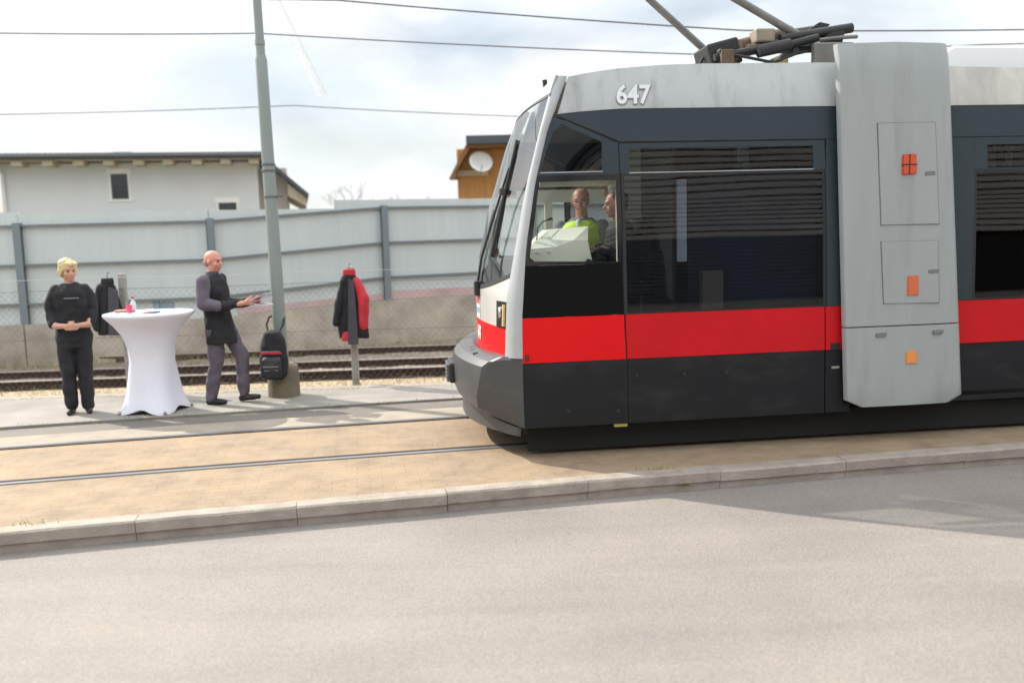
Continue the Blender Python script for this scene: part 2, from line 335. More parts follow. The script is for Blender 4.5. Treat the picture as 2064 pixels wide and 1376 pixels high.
# dry grass
def tufts(name, spots, col, hmin, hmax, n):
    bm = NB()
    for (x, y, z, sx, sy) in spots:
        for _ in range(n):
            px, py = x + rnd.gauss(0, sx), y + rnd.gauss(0, sy); h = rnd.uniform(hmin, hmax); a = rnd.uniform(0, 6.28); w = .004
            lx, ly = rnd.gauss(0, h * .5), rnd.gauss(0, h * .5)
            p = [Vector((px - w * math.cos(a), py - w * math.sin(a), z)), Vector((px + w * math.cos(a), py + w * math.sin(a), z)), Vector((px + lx * .5, py + ly * .5, z + h * .7)), Vector((px + lx, py + ly, z + h))]
            v = [bm.verts.new(q) for q in p]; bm.faces.new((v[0], v[1], v[2])); 
            v2 = [bm.verts.new(q) for q in (p[2] - Vector((w * .6, 0, 0)), p[2] + Vector((w * .6, 0, 0)), p[3])]; bm.faces.new(v2)
    return structure(obj(name, bm, mat(name + '_blades', col, .9, var=.3, vscale=8)), 'stuff')
tufts('dry_grass', [(-10 + .35 * i + rnd.uniform(-.2, .2), 11.45 + .03 * (-10 + .35 * i) + rnd.uniform(-.1, .35), -.03, .15, .1) for i in range(34)], (.33, .26, .12), .03, .12, 26)
tufts('green_weeds', [(-9 + .5 * i, RAILF(-9 + .5 * i) + 2.45, .0, .12, .008) for i in range(22)] + [(1.12, KERB(1.12) + .16, -.0, .07, .02), (1.3, KERB(1.3) + .01, -.10, .03, .01), (-3.3, KERB(-3.3) + .16, 0, .06, .03)], (.20, .20, .06), .012, .05, 34)
tufts('wall_foot_grass', [(-8.3 + .25 * i, 14.2 + .36 * max(0, (-8.3 + .25 * i) + 5) + rnd.uniform(-.1, .1), -.06, .12, .08) for i in range(36)], (.26, .25, .09), .08, .28, 30)

# ------------------------------------------------------------------ the tram
TRAM = thing('tram', 'red, grey and black low-floor tram with number 647 coming from the right', 'tram', (0, 7.2365, 0), .1178)
W = 2.4
M_GREY = mat('tram_grey_paint', (.365, .378, .38), .38, grime=((.16, .145, .125), .75, (5.5, 4, .45)), var=.05, vscale=2.2, coat=.15, streak=(4, 4, .35))
M_MODG = mat('portal_grey_paint', (.30, .322, .318), .42, grime=((.17, .16, .14), .6, (4.5, 3, .5)), var=.045, vscale=2.0, coat=.1, streak=(3, 3, .5))
M_RED = mat('tram_red_paint', (.66, .004, .006), .42, var=.06, vscale=2, spec=.22)
M_RED2 = mat('tram_red_paint_faded', (.50, .005, .010), .42, var=.08, vscale=2, spec=.25)
M_ANTH = mat('tram_anthracite', (.024, .037, .046), .42, var=.05, vscale=2, spec=.35)
M_SKIRT = mat('tram_skirt_grey', (.0125, .013, .0155), .55, spec=.22, grime=((.045, .042, .038), .7, (1.3, 2, 3.0)), var=.10, vscale=3, bump=.03, bscale=6)
M_BUMP = mat('bumper_grey', (.052, .052, .054), .40, spec=.6, grime=((.10, .09, .08), .5, (3, 3, 4)), var=.05, vscale=4)
M_BLACK = mat('gloss_black', (.006, .006, .007), .12)
M_DOORB = mat('door_black', (.003, .003, .003), .55, spec=.12)
M_RUBB = mat('seal_rubber', (.012, .012, .013), .6)
M_SILV = mat('pillar_silver', (.36, .375, .385), .30, var=.05, vscale=4, coat=.5)
M_WHITE = mat('front_white_paint', (.50, .49, .465), .28, coat=.4)
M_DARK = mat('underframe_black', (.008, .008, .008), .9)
M_INT = mat('cab_cream', (.76, .75, .66), .6)
M_INT2 = mat('cab_wall_olive', (.30, .31, .22), .6)
M_NAVY = mat('navy_blind', (.008, .014, .038), .7, var=.2, vscale=3)
G_CAB = glass('cab_glass', (.89, .91, .89), wav=.0034, wscale=1.6)
G_DARK = glass('dark_tinted_glass', (.56, .58, .62), wav=.0030, wscale=1.1)
G_WIND = glass('windscreen_glass', (.93, .96, .96), wav=.0006, ior=4.2)

def sm(a, b, x):
    t = max(0, min(1, (x - a) / (b - a))); return t * t * (3 - 2 * t)
def itp(tab, z):
    if z <= tab[0][0]: return tab[0][1]
    for (a, b), (c, d) in zip(tab, tab[1:]):
        if z <= c: return b + (d - b) * (z - a) / (c - a)
    return tab[-1][1]
def S(lx, z):      # how far the side leans in
    b = itp([(1.9, 0), (2.83, .03), (3.0, .075), (3.22, .16), (3.3, .22)], z)
    return b + .13 * max(0, 1 - lx / .95) ** 1.5 * sm(1.3, 3.0, z)
PILR = [(.82, .081), (1.17, .085), (1.74, .134), (2.26, .230), (2.67, .342), (3.11, .527)]
PILL = [(.82, -.04), (1.33, -.013), (1.74, .073), (2.18, .166), (2.61, .28), (3.01, .39), (3.11, .43)]
NOSE = [(.80, -.165), (1.36, -.168), (1.64, -.136), (2.10, -.026), (2.37, .063), (2.64, .15), (2.925, .275), (3.12, .44), (3.22, .56), (3.3, .74)]
def FRONT(ly, z):
    xc = itp(NOSE, z); t = (ly - 1.2) / 1.2; xe = itp(PILL, z)
    return xc + max(.0, xe - xc) / .81 * t * t
def xr(z): return itp(PILR, z)

def panel(name, poly, material, parent=TRAM, off=0., th=.02, cuts=True, both=True, holes=None, mate=None, x0=None):
    """panel on the side following the lean S(); polygon in (lx, z); off>0 = prouder"""
    res = []
    for far in ([False, True] if both else [False]):
        bm = NB()
        vs = [bm.verts.new((x, 0, z)) for x, z in poly]; f = bm.faces.new(vs)
        if holes:      # ring with the same vertex count
            bmesh.ops.delete(bm, geom=[f], context='FACES_ONLY')
            wi = [bm.verts.new((x, 0, z)) for x, z in holes]; n = len(vs)
            for k in range(n): bm.faces.new((vs[k], vs[(k + 1) % n], wi[(k + 1) % n], wi[k]))
        if cuts:
            for zc in (1.9, 2.1, 2.3, 2.45, 2.6, 2.75, 2.83, 2.9, 3.0, 3.08, 3.15):
                bmesh.ops.bisect_plane(bm, geom=bm.verts[:] + bm.edges[:] + bm.faces[:], plane_co=(0, 0, zc), plane_no=(0, 0, 1))
            for xc in (.15, .25, .35, .5, .65, .8, .95):
                bmesh.ops.bisect_plane(bm, geom=bm.verts[:] + bm.edges[:] + bm.faces[:], plane_co=(xc, 0, 0), plane_no=(1, 0, 0))
        bmesh.ops.triangulate(bm, faces=[f for f in bm.faces if len(f.verts) > 4])
        ex = bmesh.ops.extrude_face_region(bm, geom=bm.faces[:])
        back = {v for v in ex['geom'] if isinstance(v, bmesh.types.BMVert)}
        for v in bm.verts:
            y = S(v.co.x, v.co.z) - off + (th if v in back else 0)
            v.co.y = W - y if far else y
        bmesh.ops.recalc_face_normals(bm, faces=bm.faces)
        res.append(obj(name, bm, material, parent, smooth=25))
    return res
def sbox(name, x0, x1, z0, z1, y0, y1, material, parent=TRAM, bev=0., both=False):
    r = None
    for far in ([0, 1] if both else [0]):
        bm = NB(); a, b = (W - y1, W - y0) if far else (y0, y1); box(bm, x0, x1, a, b, z0, z1, bev=bev); o = obj(name, bm, material, parent); r = r or o
    return r

# skirts
panel('skirt_panel', [(.088, .262), (.950, .262), (.945, .80), (.084, .80)], M_SKIRT, off=.0)
panel('skirt_panel', [(.961, .262), (2.672, .262), (2.668, .80), (.956, .80)], M_SKIRT)
panel('skirt_panel', [(2.682, .262), (2.90, .262), (2.90, .80), (2.678, .80)], M_SKIRT)
# red band
panel('red_panel', [(.084, .803), (.943, .803), (.932, 1.171), (.080, 1.171)], M_RED, off=.004)
panel('red_panel', [(.956, .803), (2.668, .803), (2.662, 1.171), (.945, 1.171)], M_RED2, off=.004)
panel('red_panel', [(2.678, .803), (2.90, .803), (2.90, 1.171), (2.672, 1.171)], M_RED2, off=.004)
# cab door: black lower field and clear window
cabr = .928
low = [(xr(1.176), 1.176), (cabr, 1.176), (cabr - .01, 1.592), (xr(1.592), 1.592)]
panel('door_panel', low, M_DOORB, off=.0)
capoly = [(xr(1.60) + .012, 1.60), (cabr - .012, 1.60), (cabr - .022, 2.285), (xr(2.285) + .022, 2.285), (xr(1.95) + .018, 1.95)]
panel('cab_window', capoly, G_CAB, off=-.004, th=.006)
outer = [(xr(1.594), 1.594), (cabr, 1.594), (cabr - .01, 2.309), (xr(2.309), 2.309), (xr(1.95), 1.95)]
inner = [(xr(1.63) + .035, 1.63), (cabr - .035, 1.606), (cabr - .045, 2.262), (xr(2.262) + .035, 2.262), (xr(1.95) + .04, 1.95)]
panel('window_seal', outer, M_BLACK, holes=inner, off=.002, th=.02)
# quarter window
qo = [(xr(2.312), 2.312), (.915, 2.312), (.908, 2.552), (.46, 2.752), (xr(2.75) + .01, 2.778), (xr(2.55), 2.55)]
qi = [(.272, 2.338), (.775, 2.336), (.778, 2.566), (.462, 2.716), (.392, 2.664), (.335, 2.52)]
panel('quarter_frame', qo, M_ANTH, holes=qi)
panel('quarter_window', qi, G_DARK, off=-.008, th=.006)
panel('window_ledge', [(.272, 2.330), (.778, 2.328), (.778, 2.337), (.272, 2.339)], mat('frame_aluminium', (.30, .33, .35), .4, .3), off=.006, th=.01)
# upper anthracite band
panel('upper_panel', [(.424, 2.793), (.470, 2.765), (.925, 2.566), (2.80, 2.562), (2.80, 2.822), (.93, 2.822), (.60, 2.805)], M_ANTH, off=.003)
panel('seam', [(.43, 2.775), (.925, 2.548), (2.80, 2.544), (2.80, 2.575), (.935, 2.582), (.50, 2.788)], M_RUBB, off=-.008, th=.012)
panel('seam', [(.920, 1.172), (.952, 1.172), (.940, 2.556), (.908, 2.556)], M_RUBB, off=-.012, th=.012)
# passenger window with hopper above
panel('hopper_frame', [(.922, 2.312), (2.662, 2.312), (2.655, 2.551), (.916, 2.551)], M_ANTH, holes=[(.994, 2.322), (2.556, 2.322), (2.552, 2.508), (.994, 2.513)])
panel('hopper_window', [(.994, 2.322), (2.556, 2.322), (2.552, 2.508), (.994, 2.513)], G_DARK, off=-.006, th=.006)
panel('window_ledge', [(.994, 2.312), (2.556, 2.312), (2.556, 2.321), (.994, 2.321)], MATS['frame_aluminium'], off=.005, th=.01)
panel('passenger_window', [(.946, 1.178), (2.668, 1.178), (2.644, 2.306), (.938, 2.306)], G_DARK, off=-.002, th=.006)
panel('window_seal', [(.934, 1.174), (2.680, 1.174), (2.656, 2.310), (.926, 2.310)], M_RUBB, holes=[(.962, 1.182), (2.652, 1.182), (2.634, 2.292), (.953, 2.292)], off=.001, th=.012)
panel('corner_panel', [(2.684, 1.174), (2.90, 1.174), (2.86, 2.558), (2.668, 2.558), (2.662, 2.31)], M_ANTH, off=.002)
# roof fairing
fair = panel('roof_fairing', [(.432, 2.797), (.60, 2.81), (.93, 2.8265), (2.80, 2.826), (2.80, 3.197), (1.664, 3.195), (1.294, 3.186), (.93, 3.157), (.70, 3.128), (.535, 3.10)], M_GREY, off=.006, th=.03)[0]
# black backing behind all the gaps
panel('body_shell', [(.10, .30), (2.88, .30), (2.88, 1.14), (.10, 1.14)], M_DARK, off=-.030, th=.03, cuts=False)
# seams
for (a, b) in [((.9485, .262), (.9415, 1.172))]:
    panel('seam', [(a[0] - .001, a[1]), (a[0] + .008, a[1]), (b[0] + .0085, b[1]), (b[0] - .001, b[1])], M_RUBB, off=-.004, th=.01, cuts=False)
for lx, z in [(.449, .392), (.872, .370), (1.032, .659), (1.44, .655), (1.80, .652)]:
    bm = NB(); tube(bm, [(lx, -.006, z), (lx, .01, z)], .017, 12); obj('skirt_bolt', bm, M_RUBB, TRAM)
sbox('skirt_vent', 2.72, 2.80, .80, .86, -.008, .01, M_RUBB)
sbox('door_lock', 2.73, 2.80, .64, .66, -.008, .01, mat('dull_aluminium', (.35, .33, .30), .5, .5))
sbox('skirt_bracket', .84, .95, .235, .26, .005, .05, mat('yellow_bracket', (.32, .27, .06), .6))
# running number
Mx = Matrix.Translation((1.042, S(1.04, 2.93) - .0085, 2.930)) @ Matrix.Rotation(math.atan2(S(1.04, 2.99) - S(1.04, 2.87), .12), 4, 'X').inverted() @ Matrix.Rotation(R(90), 4, 'X')
sh = Matrix(((1.05, .10, 0, 0), (0, 1.22, 0, 0), (0, 0, 1, 0), (0, 0, 0, 1)))
text_obj('number_outline', '647', .178, mat('number_shadow', (.20, .21, .22), .5), fair, Mx @ Matrix.Translation((.003, -.003, .0045)) @ sh, .0008, .009)
text_obj('running_number', '647', .178, mat('number_white', (.62, .63, .63), .45), fair, Mx @ Matrix.Translation((0, 0, .0075)) @ sh, .001, .0045)
text_obj('door_number', '8', .085, M_RUBB, TRAM, Matrix.Translation((.118, -.0062, .842)) @ Matrix.Rotation(R(90), 4, 'X'), .001, .001)

# front end: surfaces over (ly, z)
def surf(name, material, z0f, z1f, y0=.10, y1=2.30, off=0., th=.02, ny=26, nz=12, parent=TRAM, smooth=40):
    bm = NB(); G = []
    for layer in (0, 1):
        g = []
        for i in range(ny + 1):
            ly = y0 + (y1 - y0) * i / ny; a, b = z0f(ly), z1f(ly)
            g.append([bm.verts.new((FRONT(ly, a + (b - a) * j / nz) - off + layer * th, ly, a + (b - a) * j / nz)) for j in range(nz + 1)])
        G.append(g)
    A, B = G
    for i in range(ny):
        for j in range(nz):
            bm.faces.new((A[i][j], A[i][j + 1], A[i + 1][j + 1], A[i + 1][j])); bm.faces.new((B[i][j], B[i + 1][j], B[i + 1][j + 1], B[i][j + 1]))
    for i in range(ny):
        bm.faces.new((A[i][0], A[i + 1][0], B[i + 1][0], B[i][0])); bm.faces.new((A[i][nz], B[i][nz], B[i + 1][nz], A[i + 1][nz]))
    for j in range(nz):
        bm.faces.new((A[0][j], B[0][j], B[0][j + 1], A[0][j + 1])); bm.faces.new((A[ny][j], A[ny][j + 1], B[ny][j + 1], B[ny][j]))
    bmesh.ops.recalc_face_normals(bm, faces=bm.faces)
    return obj(name, bm, material, parent, smooth=smooth)
def q(ly): return ((ly - 1.2) / 1.2) ** 2
zws = lambda ly: 1.37 + .17 * q(ly)
surf('front_panel', [M_WHITE], lambda ly: 1.082, lambda ly: zws(ly) - .01, off=.004)
rf = surf('front_red_panel', M_RED, lambda ly: .815 + .05 * q(ly), lambda ly: 1.080, off=.004)
surf('windscreen', G_WIND, lambda ly: zws(ly) + .02, lambda ly: 2.95, off=.0, th=.006, nz=20)
surf('windscreen_seal', M_RUBB, lambda ly: zws(ly) - .008, lambda ly: zws(ly) + .032, off=.006, nz=2)
surf('windscreen_seal', M_RUBB, lambda ly: 2.94, lambda ly: 2.965, off=.004, nz=2)
surf('roof_header', M_GREY, lambda ly: 2.966, lambda ly: 3.21 - .125 * q(ly), y0=.10, y1=2.30, off=.004, nz=8)
# roof skin
bm = NB(); rings = []
for lx, e in [(.56, 1), (.8, 1), (1.2, 1), (2.85, 1)]:
    zt = itp([(.42, 3.08), (.54, 3.16), (.8, 3.20), (1.2, 3.215), (2.85, 3.215)], lx); zs_ = itp([(.42, 3.02), (.54, 3.08), (.93, 3.14), (1.29, 3.17), (1.66, 3.18), (2.85, 3.18)], lx)
    rings.append([(lx + .12 * q(y) * 0, y, zs_ + (zt - zs_) * (1 - q(y)) + .0 - (.05 if e == 0 else 0)) for y in [.22, .5, .8, 1.2, 1.6, 1.9, 2.18]] + [(lx, 2.18, 2.95), (lx, .22, 2.95)])
loft(bm, rings); obj('roof', bm, mat('roof_dirty_grey', (.36, .36, .34), .7, var=.2, vscale=3), TRAM)
# silver corner pillars
for far in (0, 1):
    rings = []
    for k in range(27):
        z = .845 + (3.10 - .845) * k / 26; a, b = itp(PILL, z) - .004, xr(z) + .002; ya, yb = .13, S(b, z) - .006
        c = Vector(((a + b) / 2, (ya + yb) / 2, z)); u = Vector((b - a, yb - ya, 0)) / 2; v = Vector((u.y, -u.x, 0)).normalized() * -.034
        if v.y > 0: v = -v
        ring = []
        for t in range(16):
            an = 2 * math.pi * t / 16; p = c + u * math.cos(an) + v * (math.sin(an) * (1.0 if math.sin(an) > 0 else .5))
            ring.append((p.x, W - p.y if far else p.y, p.z))
        rings.append(ring)
    bm = NB(); loft(bm, rings); bmesh.ops.recalc_face_normals(bm, faces=bm.faces); obj('corner_pillar', bm, M_SILV, TRAM, smooth=50)
    bm = NB(); lathe(bm, [(.022, 0), (.026, .012), (.018, .022)], .47, 2.19 if far else .21, 3.085, 14); obj('marker_lamp', bm, M_RUBB, TRAM)
# head lamps
for far in (0, 1):
    ly0, ly1 = (.13, .34) if not far else (2.06, 2.27)
    hs = surf('headlight', mat('lamp_housing_black', (.012, .012, .014), .25), lambda ly: 1.06 + (.02 if True else 0), lambda ly: 1.30, y0=ly0, y1=ly1, off=.012, th=.03, ny=6, nz=4)
    cy = .165 if not far else W - .165
    bm = NB()
    for k in range(12): 
        zc = 1.10 + .015 * k; xx = FRONT(cy, zc) - .022; box(bm, xx, xx + .02, cy - .03, cy + .03, zc, zc + .010)
    obj('indicator_lens', bm, mat('amber_lens', (.78, .55, .22), .3), hs)
    cy = .27 if not far else W - .27
    bm = NB(); xx = FRONT(cy, 1.2) - .02; tube(bm, [(xx, cy, 1.2), (xx + .015, cy, 1.2)], .055, 20); obj('lamp_lens', bm, mat('lamp_chrome', (.55, .56, .58), .12, .9), hs)
# crest and number on the nose (seen edge-on)
def on_nose(cy, z, extra=.0):
    x = FRONT(cy, z) - .006 - extra; e = .01; dx = (FRONT(cy + e, z) - FRONT(cy - e, z)) / (2 * e)
    return Matrix.Translation((x, cy, z)) @ Matrix.Rotation(-math.atan(dx), 4, 'Z') @ Matrix.Rotation(-R(90), 4, 'Z') @ Matrix.Rotation(R(90), 4, 'X')
def plate(name, cy, z, w, h, mm, parent=TRAM, extra=.0):
    bm = NB(); box(bm, -w / 2, w / 2, -h / 2, h / 2, -.001, .0015, on_nose(cy, z, extra)); return obj(name, bm, mm, parent)
M_PLW = mat('sticker_white', (.75, .75, .75), .4); M_PLR = mat('sticker_red', (.62, .05, .06), .4); M_PLB = mat('sticker_blue', (.20, .32, .42), .4)
em = plate('emblem', 1.12, 1.215, .22, .25, M_PLW)
plate('emblem_shield', 1.12, 1.275, .17, .10, M_PLR, em, .003); plate('emblem_lettering', 1.12, 1.165, .17, .055, M_PLB, em, .003)
text_obj('front_number', '647', .17, MATS['number_white'], rf, on_nose(1.08, .955, .003), .001, .008)
# wipers
wp = []
bm = NB(); pts = [(FRONT(y, z) - .02, y, z) for y, z in [(1.05, 1.40), (.95, 1.65), (.80, 1.95), (.70, 2.25), (.66, 2.42)]]; tube(bm, pts, .011, 6)
o = obj('wiper', bm, M_RUBB, TRAM)
bm = NB(); pts = [(FRONT(y, z) - .012, y, z) for y, z in [(.62, 1.66), (.60, 1.85), (.60, 2.05), (.62, 2.28), (.66, 2.52), (.70, 2.66)]]; tube(bm, pts, .013, 6); obj('wiper_blade', bm, M_RUBB, o)
bm = NB(); box(bm, -.03, .02, -.05, .05, -.03, .03, Matrix.Translation((FRONT(.66, 2.25) - .03, .66, 2.22)), bev=.008); obj('wiper_joint', bm, mat('wiper_brown', (.05, .035, .025), .6), o)
bm = NB(); box(bm, -.05, .0, .98, 1.12, 1.30, 1.44, Matrix.Translation((FRONT(1.05, 1.38), 0, 0)), bev=.015); obj('wiper_motor', bm, M_RUBB, o)
# bumper
def bump_ring(A, B, N):
    P = []
    A, B, N = Vector(A), Vector(B), Vector(N)
    for i in range(7): P.append(A.lerp(B, i / 7))
    for i in range(11):
        t = i / 10; p = B.lerp(N, t); p.x = B.x + (N.x - B.x) * (1 - (1 - t) ** 1.9); P.append(p)
    for k in (6, 7, 8):     # soften the crease
        pass
    sof = P[:]
    sof[7] = P[7] * .7 + (P[6] + P[8]) * .15
    sof[0] = P[0]; sof[-1] = P[-1]
    far = [Vector((p.x, W - p.y, p.z)) for p in sof[::-1][1:]]
    return sof + far
br = [bump_ring((.10, .09, .862), (-.06, .16, .862), (-.15, 1.2, .805)), bump_ring((.10, .012, .856), (-.10, .10, .852), (-.22, 1.2, .828)), bump_ring((.084, .0, .842), (-.185, .13, .812), (-.34, 1.2, .815)), bump_ring((.082, -.002, .79), (-.240, .17, .765), (-.405, 1.2, .765)),
      bump_ring((.082, -.002, .68), (-.262, .19, .66), (-.43, 1.2, .67)), bump_ring((.083, -.002, .48), (-.290, .23, .50), (-.425, 1.2, .50)), bump_ring((.085, -.002, .30), (-.278, .25, .41), (-.395, 1.2, .42)), bump_ring((.086, .004, .262), (-.245, .26, .37), (-.36, 1.2, .388)), bump_ring((.10, .20, .27), (.05, .5, .37), (-.1, 1.2, .39))]
bm = NB(); loft(bm, br, close=False); bmesh.ops.recalc_face_normals(bm, faces=bm.faces); bp_ = obj('bumper', bm, M_BUMP, TRAM, smooth=19)
for cy in (.62, .86, 1.05):
    bm = NB(); box(bm, -.02, .02, -.03, .03, -.006, .006, Matrix.Translation((-.255, cy, .822 if cy > .7 else .824)) @ Matrix.Rotation(R(-8), 4, 'Y')); obj('bumper_clip', bm, M_RUBB, bp_)
bm = NB(); box(bm, -.47, -.40, 1.02, 1.42, .50, .69, bev=.02); cp = obj('coupler_cover', bm, mat('coupler_black', (.012, .012, .012), .5), bp_)
bm = NB()
for k in range(5): box(bm, -.492, -.46, 1.04, 1.40, .515 + .035 * k, .530 + .035 * k, bev=.004)
obj('cover_rib', bm, M_BUMP, cp)
# skid lip below the bumper
def lip_ring(d, z0, z1):
    P = []
    for i in range(13):
        t = i / 12; ly = .05 + (1.2 - .05) * t; x = -.01 - .36 * (1 - (1 - t) ** 2.2) + d; P.append((x, ly, z0 + (z1 - z0) * t))
    return P + [(x, W - y, z) for x, y, z in P[::-1][1:]]
bm = NB(); LR = [lip_ring(.035, .268, .42), lip_ring(.030, .195, .215), lip_ring(.065, .190, .210), lip_ring(.075, .268, .42), lip_ring(.035, .268, .42)]
loft(bm, LR[:4], close=False); bm.verts.ensure_lookup_table(); nl = len(bm.verts) // 4
bm.faces.new([bm.verts[k * nl] for k in range(4)]); bm.faces.new([bm.verts[k * nl + nl - 1] for k in range(4)][::-1])
bmesh.ops.recalc_face_normals(bm, faces=bm.faces); obj('front_skid', bm, M_BUMP, TRAM, smooth=35)
# underframe and bogie
sbox('underframe', .12, 2.8, .16, .34, .14, 2.26, M_DARK)
sbox('underframe', -.16, .115, .19, .44, .45, 1.95, M_DARK)
for yy in (.48, 1.92):
    for xx in (1.2, 3.3):
        bm = NB(); tube(bm, [(xx, yy - .06, .29), (xx, yy + .06, .29)], .28, 28); obj('wheel', bm, M_RUST, TRAM, smooth=35)
bm = NB(); box(bm, .13, 8.9, .16, .18, .03, .26); obj('skirt_shadow_board', bm, M_DARK, TRAM)  # added black board, stands in for the shade under the tram

# interior
sbox('floor', .12, 9.0, .34, .38, .05, 2.35, M_DARK)
sbox('ceiling', .58, 9.0, 2.78, 2.80, .10, 2.30, mat('ceiling_dull', (.22, .20, .16), .7))
sbox('cab_rear_wall', 1.36, 1.385, .38, 2.78, 1.02, 2.36, M_INT2)
sbox('cab_rear_wall', 1.36, 1.385, .38, 2.78, .06, 1.01, mat('cab_door_dark', (.02, .02, .022), .6))
sbox('side_partition', 1.42, 2.70, 1.10, 2.70, 2.20, 2.22, M_DARK)
sbox('grab_panel', 1.415, 1.50, 1.585, 2.262, .10, .125, mat('pale_strip', (.80, .86, .84), .5, var=.03, vscale=5))
sbox('window_blind', 1.53, 2.66, 1.18, 2.30, .16, .17, M_NAVY)
sbox('cabinet', 1.62, 1.80, 1.18, 1.50, .06, .15, mat('tan_box', (.20, .17, .12), .7))
sbox('cabinet', .955, 1.19, 1.60, 1.82, .04, .14, M_DARK)
sbox('window_post', .895, .918, 1.60, 2.27, .055, .085, mat('post_cream', (.52, .48, .38), .5))
sbox('window_header', .28, .90, 2.225, 2.285, .12, .15, mat('header_olive', (.40, .40, .30), .6))
sbox('far_window_frame', .36, 1.3, 2.17, 2.30, 2.28, 2.31, M_INT)
sbox('far_window_frame', .66, .74, 1.5, 2.17, 2.28, 2.31, M_INT)
sbox('saloon_lamp', 2.3, 2.62, 2.70, 2.74, .55, .75, mat('lamp_cream', (.7, .6, .42), .5))
# control desk: chamfered block
D0 = [(.180, 1.680), (.290, 1.580), (.745, 1.575), (.735, 1.70), (.655, 1.885), (.575, 1.790), (.428, 1.738), (.178, 1.722)]
bm = NB()
fr = [(.180, 1.678), (.290, 1.575), (.74, 1.573), (.70, 1.78), (.577, 1.788), (.428, 1.736), (.178, 1.722)]
va = [bm.verts.new((x, .28, z)) for x, z in fr]; vb = [bm.verts.new((x + .16, 1.55, z)) for x, z in fr]
tp = [bm.verts.new(p) for p in [(.73, .40, 1.90), (.86, 1.5, 1.90), (.50, 1.5, 1.885), (.40, .55, 1.872)]]
bm.faces.new(va); bm.faces.new(vb[::-1])
n = len(va)
for k in (0, 1, 2, 6): bm.faces.new((va[k], vb[k], vb[(k + 1) % n], va[(k + 1) % n]))
bm.faces.new((va[3], va[4], tp[0])); bm.faces.new((va[4], va[5], tp[3], tp[0])); bm.faces.new((va[5], va[6], tp[3]))
bm.faces.new((va[3], tp[0], tp[1], vb[3])); bm.faces.new((va[6], vb[6], tp[2], tp[3])); bm.faces.new((tp[0], tp[3], tp[2], tp[1])); bm.faces.new((tp[1], tp[2], vb[6], vb[5], vb[4], vb[3]))
bmesh.ops.recalc_face_normals(bm, faces=bm.faces); dk = obj('control_desk', bm, M_INT, TRAM)
bm = NB(); tube(bm, [(.30, .40, 1.74), (.29, .44, 1.80), (.31, .5, 1.90), (.36, .55, 1.95), (.42, .58, 1.97)], .006, 6); tube(bm, [(.42, .58, 1.97), (.45, .6, 1.975)], .014, 6); obj('microphone', bm, M_RUBB, dk)
bm = NB(); tube(bm, [(.70, .25, 1.60), (.70, .275, 1.60)], .028, 14); obj('desk_knob', bm, M_RUBB, dk)
bm = NB(); box(bm, .25, .29, .270, .2795, 1.69, 1.70); box(bm, .345, .385, .270, .2795, 1.695, 1.705); obj('desk_clip', bm, MATS['sticker_white'], dk)
bm = NB(); tube(bm, [(.70, .58, 1.60), (.705, .58, 1.71), (.71, .58, 1.735)], [.012, .012, .022], 8); obj('control_lever', bm, M_RUBB, dk)
bm = NB(); box(bm, 1.02, 1.34, .55, 1.02, 1.28, 1.38, bev=.03); box(bm, 1.25, 1.34, .57, 1.0, 1.40, 1.96, bev=.03); box(bm, 1.1, 1.26, .7, .86, .40, 1.27, bev=.01); obj('driver_seat', bm, mat('seat_black', (.015, .015, .016), .8), TRAM)

# portal module over the articulation
def portal(name, z0, z1, lower, far=False):
    Pn = [(.0, 0)]
    def xl(z): return 2.703 + (2.824 - 2.703) * (3.316 - z) / (3.316 - .372)
    def xrr(z): return 3.70 + (3.908 - 3.70) * (3.30 - z) / (3.30 - .372)
    def yin(z): return -.10 + itp([(2.3, 0), (3.05, .004), (3.22, .012), (3.31, .035)], z)
    zz = [z0 + (z1 - z0) * k / 20 for k in range(21)] if not lower else [.312, .335, .372, .5, .7, .9, z1]
    rings = []
    for z in zz:
        a, b = xl(z), xrr(z)
        if lower and z < .372: a += .125 * (.372 - z) / .06; b -= .11 * (.372 - z) / .06
        y = yin(z); w = b - a; r = .035
        top = z > 3.2
        near = [(a, y + .06), (a + .003, y + .016), (a + .012, y + .004), (a + .04, y), (a + w * .5, y - .006), (b - .10, y + .004), (b - .05, y + .018), (b - .018, y + .045), (b, y + .09)]
        ring = [(x, yy) for x, yy in near] + [(b - .01, y + .13), (a + .02, y + .07)]
        if far: ring = [(x, W - yy) for x, yy in ring[::-1]]
        rings.append([(x, yy, z + (.012 * math.sin(math.pi * (x - a) / w) if top else 0)) for x, yy in ring])
    bm = NB(); loft(bm, rings); return obj(name, bm, M_MODG, TRAM, smooth=35)
ps = portal('portal_shell', 1.0, 3.305, False); pc = portal('portal_cover', .312, .990, True)
portal('portal_shell', 1.0, 3.305, False, True); portal('portal_cover', .312, .990, True, True)
sbox('gangway', 2.9, 3.7, 1.2, 3.08, .12, 2.28, M_DARK)
sbox('portal_core', 2.84, 3.86, .33, 1.2, .0, 2.4, M_DARK)
def plate_side(name, poly, y, th, material, parent, bev=.006):
    bm = NB(); prism(bm, poly, 'y', y - th, y + .01)
    bmesh.ops.bevel(bm, geom=bm.edges[:], offset=bev, segments=2, affect='EDGES'); return obj(name, bm, material, parent, smooth=40)
